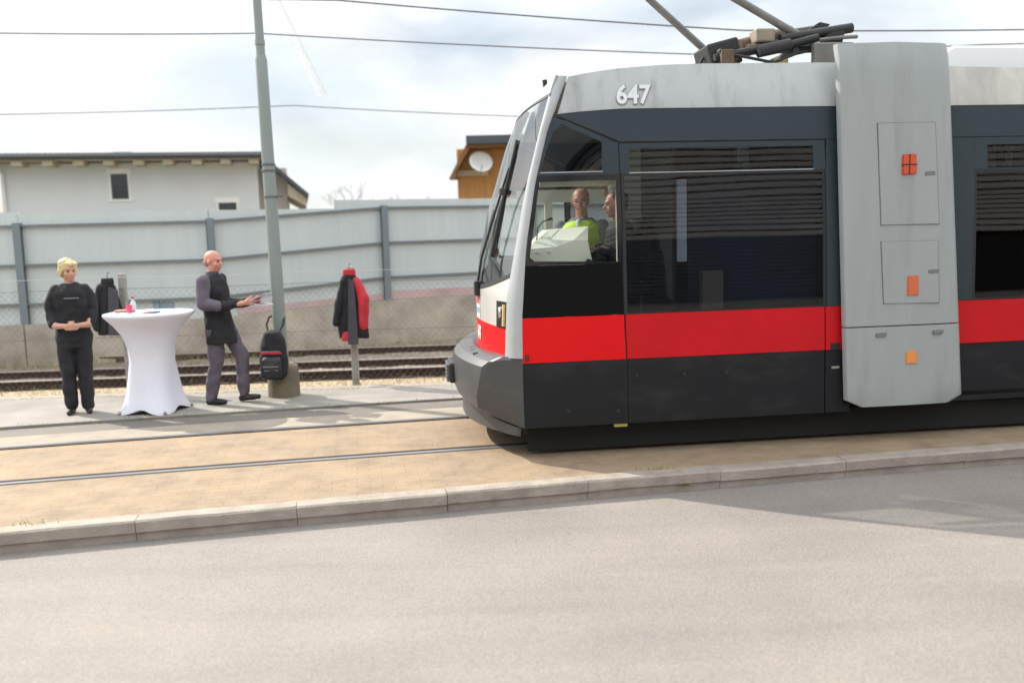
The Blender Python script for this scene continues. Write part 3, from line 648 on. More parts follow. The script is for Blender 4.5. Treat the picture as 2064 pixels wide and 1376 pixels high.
for nm, poly in [('hatch', [(3.047, 2.666), (3.549, 2.667), (3.609, 1.836), (3.095, 1.839)]), ('hatch', [(3.098, 1.703), (3.604, 1.697), (3.629, 1.175), (3.131, 1.185)])]:
    cx = sum(p[0] for p in poly) / 4; cz = sum(p[1] for p in poly) / 4
    big = [(cx + (x - cx) * 1.012, cz + (z - cz) * (1.006)) for x, z in poly]
    plate_side('hatch_gap', big, -.1062, .0012, mat('hatch_shadow_gap', (.10, .09, .08), .8), ps, bev=.0004)
    plate_side(nm, poly, -.1062, .006, M_MODG, ps, .004)
rl = plate_side('marker_light', [(3.262, 2.245), (3.392, 2.250), (3.384, 2.415), (3.262, 2.410)], -.108, .02, mat('marker_red_lens', (.55, .07, .02), .25), ps, .008)
bm = NB(); box(bm, 3.26, 3.39, -.1295, -.120, 2.322, 2.332); box(bm, 3.318, 3.328, -.1295, -.120, 2.25, 2.41); obj('lens_divider', bm, M_RUBB, rl)
plate_side('reflector', [(3.335, 1.245), (3.436, 1.248), (3.432, 1.413), (3.335, 1.410)], -.110, .012, mat('reflector_red_orange', (.58, .13, .05), .3), ps, .006)
plate_side('reflector', [(3.340, .668), (3.442, .668), (3.440, .775), (3.340, .773)], -.104, .010, mat('reflector_orange', (.68, .25, .06), .3), pc, .005)
for x, z, pp in [(3.513, 2.252, ps), (3.567, 1.441, ps), (3.115, .922, pc), (3.627, .926, pc)]:
    plate_side('latch', [(x - .045, z - .016), (x + .045, z - .012), (x + .045, z + .02), (x - .045, z + .016)], -.107, .010, mat('latch_grey', (.16, .16, .16), .6), pp, .003)
# second section, set back behind the portal
O2 = .05
def p2(name, poly, material, off=0., th=.02, **k):
    return panel(name, poly, material, off=off - O2, th=th, cuts=True, **k)
p2('skirt_panel', [(3.86, .292), (9.0, .292), (9.0, .797), (3.86, .797)], M_SKIRT)
p2('red_panel', [(3.86, .80), (9.0, .80), (9.0, 1.170), (3.86, 1.170)], M_RED2, off=.004)
p2('corner_panel', [(3.80, 1.173), (4.03, 1.173), (4.02, 2.558), (3.74, 2.558)], M_ANTH)
p2('passenger_window', [(4.05, 1.176), (6.6, 1.176), (6.6, 2.27), (4.04, 2.27)], G_DARK, off=-.004, th=.006)
p2('window_seal', [(4.032, 1.174), (6.7, 1.174), (6.7, 2.29), (4.022, 2.29)], M_RUBB, off=0, th=.012, holes=[(4.055, 1.186), (6.64, 1.186), (6.64, 2.268), (4.045, 2.268)])
p2('hopper_frame', [(4.022, 2.292), (6.7, 2.292), (6.7, 2.558), (4.022, 2.558)], M_ANTH, holes=[(4.145, 2.300), (6.6, 2.300), (6.6, 2.495), (4.14, 2.495)])
p2('hopper_window', [(4.145, 2.300), (6.6, 2.300), (6.6, 2.495), (4.14, 2.495)], G_DARK, off=-.006, th=.006)
p2('corner_panel', [(6.71, 1.173), (9.0, 1.173), (9.0, 2.558), (6.71, 2.558)], M_ANTH)
p2('upper_panel', [(3.66, 2.563), (9.0, 2.563), (9.0, 2.822), (3.66, 2.822)], M_ANTH, off=.003)
p2('roof_fairing', [(3.66, 2.826), (9.0, 2.826), (9.0, 3.150), (4.4, 3.150), (3.85, 3.166), (3.66, 3.17)], mat('tram_grey_paint_soiled', (.42, .40, .36), .55, var=.22, vscale=2.5, streak=(2.5, 2, .6)), off=.006, th=.03)
p2('body_shell', [(3.86, .32), (9.0, .32), (9.0, 1.14), (3.86, 1.14)], M_DARK, off=-.03, th=.03)
sbox('underframe', 3.9, 9.0, .16, .34, .2, 2.2, M_DARK)
sbox('roof', 3.7, 9.0, 2.95, 3.12, .28, 2.12, MATS['roof_dirty_grey'])
sbox('side_partition', 4.0, 9.0, 1.1, 2.7, 2.15, 2.17, M_DARK)
sbox('end_wall', 8.97, 9.0, .34, 3.0, .2, 2.2, M_DARK)
bm = NB()
for k in range(7): tube(bm, [(4.22 + .16 * k, .35, 2.30), (4.22 + .16 * k, .35, 2.52)], .03, 8)
obj('luggage_frame', bm, mat('rail_brown', (.12, .10, .09), .5), TRAM)

bm = NB(); prism(bm, [(3.84, 3.10), (3.84, 3.30), (3.98, 3.375), (9.0, 3.36), (9.0, 3.10)], 'y', .34, 2.06); bmesh.ops.bevel(bm, geom=bm.edges[:], offset=.025, segments=3, affect='EDGES'); obj('roof_cover', bm, mat('roof_cover_white', (.78, .79, .79), .5), TRAM, smooth=40)
# pantograph and its drive on the roof
PG = bpy.data.objects.new('pantograph', None); COL.objects.link(PG); PG.parent = TRAM
M_PB = mat('panto_black', (.016, .015, .015), .6, var=.3, vscale=10); M_PBR = mat('panto_brown', (.10, .062, .035), .7, var=.35, vscale=14); M_PGR = mat('panto_grey', (.15, .142, .13), .5, var=.2, vscale=9)
bm = NB()
for yy in (.78, 1.62):
    tube(bm, [(1.98, yy, 3.36), (2.3, yy, 3.42), (3.42, yy, 3.44)], .032, 8)
for xx in (2.04, 2.72, 3.36): tube(bm, [(xx, .72, 3.41), (xx, 1.68, 3.41)], .03, 8)
obj('base_frame', bm, M_PB, PG)
for xx in (2.15, 3.25):
    for yy in (.80, 1.60):
        bm = NB(); lathe(bm, [(.03, 0), (.06, .01), (.035, .03), (.06, .05), (.035, .07), (.06, .09), (.03, .11)], xx, yy, 3.26, 14)
        bm2 = obj('insulator', bm, M_PBR, PG, smooth=40)
bm = NB(); box(bm, 1.96, 2.26, .85, 1.25, 3.30, 3.53, Matrix.Translation((2.11, 0, 3.41)) @ Matrix.Rotation(R(-14), 4, 'Y') @ Matrix.Translation((-2.11, 0, -3.41)), bev=.02); obj('drive_box', bm, M_PB, PG)
bm = NB(); tube(bm, [(2.30, 1.0, 3.48), (2.80, 1.0, 3.60)], .085, 16); tube(bm, [(2.32, .86, 3.44), (2.72, .86, 3.50)], .05, 12); obj('drive_motor', bm, M_PBR, PG, smooth=40)
bm = NB(); box(bm, 2.38, 2.56, .80, .98, 3.50, 3.62, bev=.015); obj('terminal_box', bm, mat('panto_cream', (.24, .20, .14), .6, var=.2, vscale=9), PG)
bm = NB(); tube(bm, [(2.72, 1.2, 3.60), (3.15, 1.2, 3.66)], .075, 14); tube(bm, [(2.60, .80, 3.52), (3.28, .80, 3.62)], .045, 10); obj('main_shaft', bm, M_PB, PG, smooth=40)
bm = NB()
for k in range(14): tube(bm, [(2.62 + .018 * k, .92, 3.50 + .003 * k), (2.632 + .018 * k, .92, 3.50 + .003 * k)], .042, 10)
obj('tension_spring', bm, M_PGR, PG)
bm = NB()
prism(bm, [(2.82, 3.46), (3.02, 3.48), (3.22, 3.72), (3.12, 3.74), (2.93, 3.62)], 'y', 1.10, 1.16); obj('bracket', bm, M_PB, PG); bm = NB(); prism(bm, [(2.92, 3.42), (3.16, 3.43), (3.20, 3.60), (3.13, 3.62), (3.00, 3.53)], 'y', .76, .80); obj('bracket', bm, M_PB, PG)
bm = NB(); box(bm, 2.86, 3.24, .66, .74, 3.26, 3.47, bev=.02); obj('bracket', bm, M_PGR, PG)
bm = NB(); tube(bm, [(2.70, .72, 3.48), (2.95, .72, 3.50), (3.15, .72, 3.52), (3.30, .74, 3.53)], .018, 6); obj('linkage', bm, M_PGR, PG)
bm = NB(); tube(bm, [(1.90, 1.0, 3.22), (1.93, 1.0, 3.36), (2.00, 1.0, 3.47), (2.12, 1.0, 3.51)], .014, 6); tube(bm, [(2.14, .74, 3.38), (2.5, .70, 3.30), (2.72, .72, 3.38), (2.9, .74, 3.42)], .014, 6); obj('cable', bm, M_RUBB, PG)
bm = NB(); tube(bm, [(2.36, .72, 3.40), (2.66, .72, 3.46)], .055, 12); tube(bm, [(2.62, .72, 3.45), (2.92, .72, 3.52)], .035, 10); obj('damper', bm, M_PB, PG, smooth=40)
bm = NB(); box(bm, 2.02, 2.14, .70, .76, 3.30, 3.42, bev=.012); obj('junction_box', bm, M_PBR, PG)
bm = NB(); box(bm, 2.5, 2.64, .70, .78, 3.28, 3.34, bev=.01); obj('terminal_box', bm, mat('panto_olive', (.22, .19, .05), .6), PG)
for P0, P1 in [((2.20, 1.62, 3.58), (.74, 1.40, 4.73)), ((2.78, .82, 3.56), (.92, 1.02, 4.66))]:
    bm = NB(); tube(bm, [P0, P1], [.036, .03], 10); obj('lower_arm', bm, M_PGR, PG, smooth=40)
bm = NB(); tube(bm, [(.80, .95, 4.68), (.80, 1.45, 4.70)], .03, 8); obj('knee_joint', bm, M_PB, PG)
for yy in (1.08, 1.32):
    bm = NB(); tube(bm, [(.82, yy, 4.70), (2.05, yy, 5.32)], .022, 8); obj('upper_arm', bm, M_PGR, PG, smooth=40)
bm = NB()
for xx in (1.9, 2.2): tube(bm, [(xx, .35, 5.26), (xx, .48, 5.36), (xx, 1.2, 5.38), (xx, 1.92, 5.36), (xx, 2.05, 5.26)], .022, 8)
box(bm, 1.9, 2.2, .9, .94, 5.34, 5.36); box(bm, 1.9, 2.2, 1.46, 1.5, 5.34, 5.36); obj('collector_head', bm, M_PB, PG)
bm = NB(); tube(bm, [(.475, .9, 3.10), (.465, .9, 3.20)], .022, 8); obj('aerial', bm, M_RUBB, TRAM)

# ------------------------------------------------------------------ volumes fused into one skin (people, bags, cloth)
class Blob:
    def __init__(s): s.bm = NB()
    def cap(s, p0, r0, p1, r1, seg=12):
        p0, p1 = Vector(p0), Vector(p1); d = (p1 - p0); L = d.length; d.normalize()
        pts, rs = [], []
        for k in range(5):
            a = math.pi / 2 * (1 - k / 4); pts.append(p0 - d * r0 * math.sin(a)); rs.append(max(1e-4, r0 * math.cos(a)))
        for k in range(5):
            a = math.pi / 2 * k / 4; pts.append(p1 + d * r1 * math.sin(a)); rs.append(max(1e-4, r1 * math.cos(a)))
        if L < 1e-5: return s.ell(p0, (r0, r0, r0))
        tube(s.bm, pts, rs, seg); return s
    def chain(s, pts, rs):
        for a, b, p, q in zip(pts, pts[1:], rs, rs[1:]): s.cap(a, p, b, q)
        return s
    def ell(s, c, r, rot=None):
        M = Matrix.Translation(c) @ (rot.to_4x4() if rot is not None else Matrix.Identity(4)) @ Matrix.Diagonal((*r, 1))
        bmesh.ops.create_uvsphere(s.bm, u_segments=20, v_segments=12, radius=1, matrix=M); return s
    def rings(s, rr, n=24, ax=0.):
        """rr: list of (cx, cy, z, a, b) ellipse rings stacked in z"""
        ca, sa = math.cos(ax), math.sin(ax)
        loft(s.bm, [[(cx + a * math.cos(2 * math.pi * k / n) * ca - b * math.sin(2 * math.pi * k / n) * sa, cy + a * math.cos(2 * math.pi * k / n) * sa + b * math.sin(2 * math.pi * k / n) * ca, z) for k in range(n)] for cx, cy, z, a, b in rr]); return s
    def box(s, *a, **k): box(s.bm, *a, **k); return s
    def make(s, name, material, parent, voxel=.012, smooth=2, noise=0., nscale=6.):
        bmesh.ops.recalc_face_normals(s.bm, faces=s.bm.faces)
        me = bpy.data.meshes.new('tmp'); s.bm.to_mesh(me); s.bm.free(); t = bpy.data.objects.new('tmp', me); COL.objects.link(t)
        r = t.modifiers.new('r', 'REMESH'); r.mode = 'VOXEL'; r.voxel_size = voxel
        if smooth: q = t.modifiers.new('s', 'SMOOTH'); q.iterations = smooth; q.factor = .5
        dg = bpy.context.evaluated_depsgraph_get(); me2 = bpy.data.meshes.new_from_object(t.evaluated_get(dg)); bpy.data.objects.remove(t); bpy.data.meshes.remove(me)
        if noise:
            from mathutils import noise as N
            for v in me2.vertices:
                w = N.noise(v.co * nscale) ; v.co += v.normal * (w * noise)
        me2.name = name; me2.materials.clear(); me2.materials.append(material)
        for p in me2.polygons: p.use_smooth = True
        o = bpy.data.objects.new(name, me2); COL.objects.link(o)
        if parent is not None: o.parent = parent
        return o

SKIN = mat('skin', (.50, .27, .19), .5, var=.06, vscale=20); SKIN2 = mat('skin_ruddy', (.56, .25, .18), .5, var=.06, vscale=20)
M_BLK = mat('black_cloth', (.012, .012, .015), .85, var=.3, vscale=14, bump=.1, bscale=60)
M_BLK2 = mat('black_trousers', (.014, .014, .018), .85, var=.3, vscale=10, bump=.1, bscale=60)
M_CHAR = mat('charcoal_panel', (.060, .055, .068), .8, var=.15, vscale=12)
M_LILAC = mat('grey_lilac_cloth', (.105, .088, .115), .8, var=.2, vscale=10, bump=.1)
M_REDC = mat('red_cloth', (.50, .022, .035), .75, var=.2, vscale=9, bump=.1)
M_VEST = mat('hi_vis_yellow', (.55, .80, .02), .6, var=.08, vscale=12)
M_SHOE = mat('shoe_black', (.015, .014, .014), .45)
M_EYE = mat('eye_dark', (.03, .02, .018), .3); M_LIP = mat('lip', (.40, .13, .11), .5)

def rotz(a): return Matrix.Rotation(a, 3, 'Z')
def head(b, c, yaw, k=1., pitch=0.):
    """skull, jaw, nose, ears, neck stub; c = centre of the head, yaw = facing"""
    Q = rotz(yaw) @ Matrix.Rotation(pitch, 3, 'Y'); c = Vector(c)
    P = lambda f, l, u: c + Q @ Vector((f, l, u)) * k
    b.ell(P(-.015, 0, .03), Vector((.098, .076, .088)) * k, Q); b.ell(P(.028, 0, -.03), Vector((.062, .060, .078)) * k, Q); b.ell(P(.052, 0, -.088), Vector((.030, .030, .024)) * k, Q)
    b.cap(P(.088, 0, .012), .011 * k, P(.106, 0, -.026), .0145 * k); b.ell(P(.094, 0, -.030), Vector((.016, .017, .010)) * k, Q)
    b.ell(P(.086, 0, -.062), Vector((.010, .024, .008)) * k, Q); b.ell(P(.075, 0, .030), Vector((.020, .050, .012)) * k, Q)
    for s in (1, -1): b.ell(P(-.005, .079 * s, -.008), Vector((.020, .010, .032)) * k, Q @ Matrix.Rotation(s * .3, 3, 'Z')); b.ell(P(.062, .042 * s, -.028), Vector((.022, .022, .022)) * k, Q)
    return P, Q
def face_parts(P, Q, k, parent, brow):
    for s in (1, -1):
        e = Blob().ell(P(.082, .031 * s, .006), Vector((.008, .013, .007)) * k, Q).make('eye', M_EYE, parent, .004, 0)
        Blob().cap(P(.090, .018 * s, .030), .0045 * k, P(.082, .048 * s, .027), .0035 * k).make('eyebrow', brow, parent, .004, 0)
    Blob().cap(P(.089, .022, -.064), .0055 * k, P(.089, -.022, -.064), .0055 * k).make('mouth', M_LIP, parent, .004, 0)
def hand(b, wrist, d, pn, thumb_side, curl=.5, k=1.):
    """wrist, direction of the fingers, palm normal, sign of the side the thumb is on"""
    w, d, pn = Vector(wrist), Vector(d).normalized(), Vector(pn); pn = (pn - d * pn.dot(d)).normalized(); s = d.cross(pn) * thumb_side
    c = w + d * .05 * k
    for t in (-.028, -.009, .010, .028): b.cap(w + d * .012 * k + s * t * .7 * k, .016 * k, w + d * .085 * k + s * t * k, .0135 * k)
    for t, L in ((.029, .070), (.010, .080), (-.010, .074), (-.029, .058)):
        p0 = w + d * .088 * k + s * t * k; a1 = curl * .6; p1 = p0 + (d * math.cos(a1) + pn * math.sin(a1)) * L * .5 * k
        a2 = curl * 1.7; p2 = p1 + (d * math.cos(a2) + pn * math.sin(a2)) * L * .5 * k
        b.cap(p0, .0095 * k, p1, .0088 * k, 8); b.cap(p1, .0088 * k, p2, .0075 * k, 8)
    t0 = w + d * .028 * k + s * .026 * k; t1 = t0 + (d * .6 + s * .7 + pn * .25).normalized() * .042 * k; t2 = t1 + (d * .9 + s * .25 + pn * .4).normalized() * .032 * k
    b.cap(t0, .0145 * k, t1, .0115 * k, 8); b.cap(t1, .0115 * k, t2, .009 * k, 8)
def shoe(name, ankle, toe_dir, parent, k=1., pitch=0.):
    a = Vector(ankle); d = Vector((toe_dir[0], toe_dir[1], 0)).normalized(); d = (d * math.cos(pitch) + Vector((0, 0, 1)) * math.sin(pitch)); b = Blob()
    h = a + Vector((0, 0, -.055)); b.cap(a, .045 * k, h - d * .03, .040 * k); b.cap(h - d * .04, .036 * k, h + d * .10, .038 * k); b.cap(h + d * .10, .038 * k, h + d * .165 * k, .028 * k)
    b.cap(h - d * .05 - Vector((0, 0, .018)), .022, h + d * .17 * k - Vector((0, 0, .012)), .020)
    return b.make(name, M_SHOE, parent, .010, 2)

# ---- woman with blond hair (local: faces +x)
WM = thing('person', 'blond person all in black, hands clasped at the waist, left of the white table', 'person', (-4.83, 9.86, .018), R(-68))
b = Blob(); P, Q = head(b, (.015, 0, 1.575), R(22), 1.0, R(8))
b.chain([(-.005, 0, 1.42), (.0, 0, 1.51)], [.056, .052]); b.rings([(0, 0, .84, .115, .165), (0, 0, .95, .11, .16), (0, 0, 1.08, .10, .14), (0, 0, 1.22, .11, .155), (0, 0, 1.33, .11, .165), (-.005, 0, 1.39, .09, .14), (-.005, 0, 1.43, .06, .07)])
for s in (1, -1):
    b.chain([(0, .140 * s, 1.36), (-.02, .212 * s, 1.15), (.10, .17 * s, .985), (.195, .052 * s, .985)], [.042, .038, .036, .027])
    hand(b, (.195, .050 * s, .985), (.55, -.75 * s, -.12), (-.7, -.4 * s, .0), 1 * -s if False else (-1 if s > 0 else 1), .9, .95)
    b.chain([(0, .085 * s, .86), (.01, .082 * s, .48), (-.01, .080 * s, .09)], [.090, .058, .040])
body = b.make('body', SKIN, WM, .009, 2); face_parts(P, Q, 1., body, mat('brow_blond', (.30, .20, .10), .8))
hb = Blob(); hb.ell(P(-.030, 0, .050), (.106, .092, .088), Q); hb.ell(P(-.062, 0, -.01), (.070, .086, .085), Q)
for s in (1, -1): hb.ell(P(-.02, .072 * s, .01), (.055, .026, .070), Q)
hb.ell(P(.055, .02, .085), (.045, .065, .026), Q); hb.make('hair', mat('blond_hair', (.58, .46, .24), .6, var=.18, vscale=30, streak=(1, 1, .2)), body, .008, 1, .012, 34)
t = Blob(); t.rings([(0, 0, .80, .135, .185), (0, 0, .95, .130, .178), (0, 0, 1.08, .122, .160), (0, 0, 1.22, .132, .176), (0, 0, 1.33, .128, .184), (-.005, 0, 1.40, .100, .150), (-.005, 0, 1.445, .066, .074)])
for s in (1, -1): t.chain([(-.005, .145 * s, 1.375), (-.02, .190 * s, 1.27), (-.02, .214 * s, 1.15), (.07, .182 * s, .998)], [.062, .062, .060, .053])
sw = t.make('pullover', M_BLK, body, .010, 2, .016, 11)
bm = NB(); box(bm, .128, .136, -.06, .09, 1.275, 1.285); obj('chest_print', bm, mat('grey_print', (.22, .20, .24), .7), sw)
t = Blob(); t.rings([(0, 0, .74, .13, .175), (0, 0, .84, .135, .182), (0, 0, .93, .125, .170)])
for s in (1, -1): t.chain([(0, .085 * s, .86), (.012, .085 * s, .48), (-.01, .082 * s, .085)], [.105, .080, .068])
t.make('trousers', M_BLK2, body, .010, 2, .016, 10)
for s in (1, -1): shoe('shoe', (-.01, .082 * s, .085), (1, .15 * s), body, .95)

# ---- man walking, holding a folded paper (local: faces +x)
MN = thing('person', 'bald person in black coat and grey trousers stepping right, holding a folded paper', 'person', (-3.33, 10.20, .018), R(-10))
b = Blob(); P, Q = head(b, (-.02, 0, 1.625), R(-8), 1.02, R(6))
b.chain([(-.05, 0, 1.46), (-.03, 0, 1.56)], [.060, .056]); b.rings([(.0, 0, .88, .12, .17), (-.01, 0, 1.0, .118, .165), (-.03, 0, 1.15, .115, .16), (-.045, 0, 1.30, .125, .185), (-.05, 0, 1.40, .11, .185), (-.05, 0, 1.46, .07, .09)])
for s, hx in ((1, .40), (-1, .36)):
    b.chain([(-.05, .19 * s, 1.41), (-.04, .235 * s, 1.15), (.20, .15 * s, 1.13), (hx - .0, .055 * s, 1.155)], [.055, .046, .040, .029])
    hand(b, (hx, .055 * s, 1.155), (.9, -.25 * s, .05), (0, -1 * s, .35), -s, .7, 1.0)
b.chain([(.0, -.09, .90), (-.02, -.10, .50), (-.10, -.10, .10)], [.095, .062, .042]); b.chain([(.02, .09, .90), (.19, .10, .52), (.20, .10, .12)], [.095, .062, .042])
body = b.make('body', SKIN2, MN, .009, 2); face_parts(P, Q, 1.02, body, mat('brow_grey', (.18, .13, .10), .8))
hb = Blob(); hb.ell(P(-.066, 0, -.02), (.050, .074, .050), Q); hb.make('hair', mat('cropped_grey_hair', (.30, .20, .16), .8, var=.2, vscale=40), body, .010, 1)
t = Blob(); t.rings([(.03, 0, .70, .165, .215), (.01, 0, .85, .150, .205), (-.01, 0, 1.0, .140, .188), (-.03, 0, 1.15, .136, .180), (-.045, 0, 1.30, .146, .205), (-.05, 0, 1.41, .130, .198), (-.05, 0, 1.475, .086, .105)])
for s, hx in ((1, .33), (-1, .29)): t.chain([(-.05, .195 * s, 1.41), (-.04, .245 * s, 1.15), (.18, .165 * s, 1.13), (hx, .080 * s, 1.15)], [.072, .063, .056, .046])
ct = t.make('coat', M_BLK, body, .010, 2, .014, 9)
t = Blob(); t.chain([(-.055, -.205, 1.405), (-.045, -.258, 1.16)], [.082, .072]); t.chain([(-.045, -.258, 1.16), (.10, -.215, 1.135)], [.072, .066]); t.make('sleeve_panel', M_LILAC, ct, .010, 2, .012, 9)
t = Blob(); t.rings([(-.055, 0, 1.44, .075, .10), (-.045, 0, 1.515, .068, .078)]); t.make('collar', M_CHAR, ct, .010, 2)
t = Blob(); t.rings([(0, 0, .80, .13, .175), (0, 0, .90, .135, .18), (0, 0, .98, .12, .165)]); t.chain([(.0, -.09, .88), (-.015, -.10, .50), (-.10, -.10, .10)], [.108, .082, .066]); t.chain([(.02, .09, .88), (.20, .10, .52), (.20, .10, .13)], [.108, .082, .066])
t.make('trousers', M_LILAC, body, .010, 2, .018, 10)
shoe('shoe', (-.10, -.10, .09), (1, -.05), body, 1.0); shoe('shoe', (.205, .10, .10), (1, .1), body, 1.0, .08)
PP = thing('paper', 'pale folded paper held in both hands by the bald person', 'paper', (-2.90, 10.16, 1.165), R(-10))
bm = NB()
for k, a in enumerate((-8, 10, 24)): box(bm, 0.0, .20, -.10, .10, -.002, .002, Matrix.Translation((-.02, 0, .012 * k)) @ Matrix.Rotation(R(-a), 4, 'Y'))
obj('paper_leaf', bm, mat('paper_pale', (.62, .60, .66), .7), PP)
bm = NB(); box(bm, 0, .19, -.1, .1, .030, .034, Matrix.Rotation(R(-24), 4, 'Y')); obj('paper_cover', bm, mat('paper_rose', (.60, .36, .34), .7), PP)

# ---- people in the cab, placed in tram coordinates
TM = Matrix.Translation((0, 7.2365, 0)) @ Matrix.Rotation(.1178, 4, 'Z')
def cab_place(x, y, z): return TM @ Vector((x, y, z))
DR = thing('person', 'driver in a dark jacket seated at the tram controls, hand on a lever', 'person', cab_place(1.10, .78, .38), .1178 + math.pi)
# local: faces +x (tram front), left = +y points to the far... z from cab floor
b = Blob(); P, Q = head(b, (.04, 0, 1.71), 0, 1.0, R(6)); b.chain([(.0, 0, 1.55), (.015, 0, 1.64)], [.058, .054])
b.rings([(-.02, 0, 1.0, .13, .17), (-.02, 0, 1.15, .12, .16), (-.01, 0, 1.35, .12, .175), (0, 0, 1.48, .11, .18), (0, 0, 1.55, .07, .09)])
# right/near arm reaches the lever: in this frame near side of the tram is +y
b.chain([(0, .19, 1.48), (.04, .24, 1.25), (.27, .20, 1.33)], [.054, .046, .030]); hand(b, (.27, .20, 1.33), (1, -.1, .12), (0, 0, -1), -1, .9)
b.chain([(0, -.19, 1.48), (.06, -.23, 1.25), (.26, -.14, 1.20)], [.054, .046, .030]); hand(b, (.26, -.14, 1.20), (1, .3, 0), (0, 0, -1), 1, .6)
for s in (1, -1): b.chain([(0, .09 * s, 1.02), (.40, .10 * s, 1.02), (.44, .10 * s, .56), (.44, .1 * s, .10)], [.095, .066, .048, .042])
body = b.make('body', SKIN2, DR, .009, 2); face_parts(P, Q, 1., body, MATS['brow_grey'])
Blob().ell(P(-.03, 0, .045), (.098, .082, .076), Q).ell(P(-.06, 0, 0), (.058, .080, .075), Q).make('hair', mat('brown_hair', (.10, .06, .04), .7, var=.2, vscale=30), body, .010, 2)
t = Blob(); t.rings([(-.02, 0, .98, .155, .195), (-.02, 0, 1.15, .145, .185), (-.01, 0, 1.35, .145, .20), (0, 0, 1.48, .132, .205), (0, 0, 1.565, .085, .105)])
t.chain([(0, .195, 1.48), (.04, .25, 1.25), (.24, .205, 1.325)], [.072, .064, .048]); t.chain([(0, -.195, 1.48), (.06, -.24, 1.25), (.23, -.15, 1.205)], [.072, .064, .048])
jk = t.make('jacket', mat('dark_jacket', (.018, .021, .025), .8, var=.2, vscale=12), body, .012, 3, .006, 14)
t = Blob(); t.cap((.13, .262, 1.31), .012, (.23, .252, 1.345), .010); t.make('piping', mat('pink_piping', (.55, .30, .28), .7), jk, .008, 1)
t = Blob()
for s in (1, -1): t.chain([(0, .09 * s, 1.0), (.41, .10 * s, 1.02), (.44, .10 * s, .56), (.44, .1 * s, .12)], [.11, .085, .066, .058])
t.make('trousers', mat('grey_trousers', (.06, .06, .065), .85, var=.2, vscale=12), body, .012, 2)
for s in (1, -1): shoe('shoe', (.44, .1 * s, .10), (1, 0), body)

IN = thing('person', 'person in a yellow hi-vis vest standing behind the desk inside the tram cab', 'person', cab_place(.86, 1.32, .38), .1178 + R(-118))
b = Blob(); P, Q = head(b, (.03, 0, 1.765), R(10), 1.0, R(8)); b.chain([(.0, 0, 1.60), (.01, 0, 1.69)], [.060, .056])
b.rings([(0, 0, .95, .12, .17), (0, 0, 1.15, .12, .17), (0, 0, 1.40, .125, .19), (0, 0, 1.52, .11, .19), (0, 0, 1.60, .07, .09)])
for s in (1, -1):
    b.chain([(0, .20 * s, 1.52), (.02, .26 * s, 1.26), (.18, .20 * s, 1.12)], [.055, .047, .030]); hand(b, (.18, .20 * s, 1.12), (1, -.4 * s, 0), (0, 0, -1), -s, .6)
    b.chain([(0, .09 * s, .95), (0, .09 * s, .52), (-.01, .09 * s, .09)], [.095, .062, .042])
body = b.make('body', SKIN2, IN, .009, 2); face_parts(P, Q, 1., body, MATS['brow_grey'])
Blob().ell(P(-.04, 0, .045), (.090, .082, .072), Q).ell(P(-.06, 0, 0), (.058, .080, .07), Q).make('hair', mat('grey_hair', (.22, .19, .17), .8, var=.2, vscale=30), body, .010, 2)
for s in (1, -1): Blob().ell(P(.098, .034 * s, .004), (.005, .027, .008), Q).make('glasses_lens', mat('lens_teal', (.14, .24, .24), .2), body, .004, 0)
t = Blob(); t.rings([(0, 0, .95, .135, .185), (0, 0, 1.15, .135, .185), (0, 0, 1.40, .14, .205), (0, 0, 1.52, .125, .20), (0, 0, 1.61, .080, .098)])
for s in (1, -1): t.chain([(0, .205 * s, 1.52), (.02, .265 * s, 1.26), (.15, .21 * s, 1.13)], [.070, .062, .046])
t.make('shirt', mat('grey_shirt', (.16, .17, .19), .8), body, .012, 2)
t = Blob(); t.rings([(0, 0, .98, .150, .202), (0, 0, 1.15, .150, .202), (0, 0, 1.40, .157, .222), (0, 0, 1.52, .142, .205), (0, 0, 1.585, .095, .12)]); vt = t.make('hi_vis_vest', M_VEST, body, .012, 2, .006, 14)
t = Blob(); t.rings([(0, 0, 1.22, .154, .210), (0, 0, 1.29, .156, .214)]); t.make('vest_band', M_BLK, vt, .010, 1)
t = Blob(); t.cap((.148, 0, 1.36), .03, (.10, 0, 1.57), .03); t.make('shirt_front', mat('white_shirt', (.7, .7, .72), .8), vt, .010, 1)
text_obj('vest_print', '==', .06, M_BLK, vt, Matrix.Translation((.02, .224, 1.43)) @ Matrix.Rotation(R(180), 4, 'Z') @ Matrix.Rotation(R(90), 4, 'X'), .002, .001)
t = Blob()
for s in (1, -1): t.chain([(0, .09 * s, .95), (0, .09 * s, .52), (-.01, .09 * s, .10)], [.11, .085, .068])
t.make('trousers', M_BLK2, body, .012, 2)
for s in (1, -1): shoe('shoe', (-.01, .09 * s, .09), (1, 0), body)

# ------------------------------------------------------------------ catenary pole with concrete foot
PO = thing('mast', 'tall grey-green steel pole on a concrete foot beside the platform', 'pole', (-2.735, 10.58, .0))
M_POLE = mat('pole_grey_green', (.22, .255, .24), .5, var=.07, vscale=3, streak=(2, 2, .4))
bm = NB()
def pl(z): return -.010 * z
prof = [(.080, .30), (.076, 1.0), (.073, 2.0), (.070, 3.0), (.067, 3.90)]
rings = [[(pl(z) + r * math.cos(2 * math.pi * k / 28), r * math.sin(2 * math.pi * k / 28), z) for k in range(28)] for r, z in [(.084, .2)] + prof + [(.055, 3.96)]]
loft(bm, rings); obj('shaft', bm, M_POLE, PO, smooth=40)
bm = NB(); loft(bm, [[(pl(z) + r * math.cos(2 * math.pi * k / 24), r * math.sin(2 * math.pi * k / 24), z) for k in range(24)] for r, z in [(.050, 3.93), (.047, 5.0), (.042, 8.0)]]); obj('upper_shaft', bm, M_POLE, PO, smooth=40)
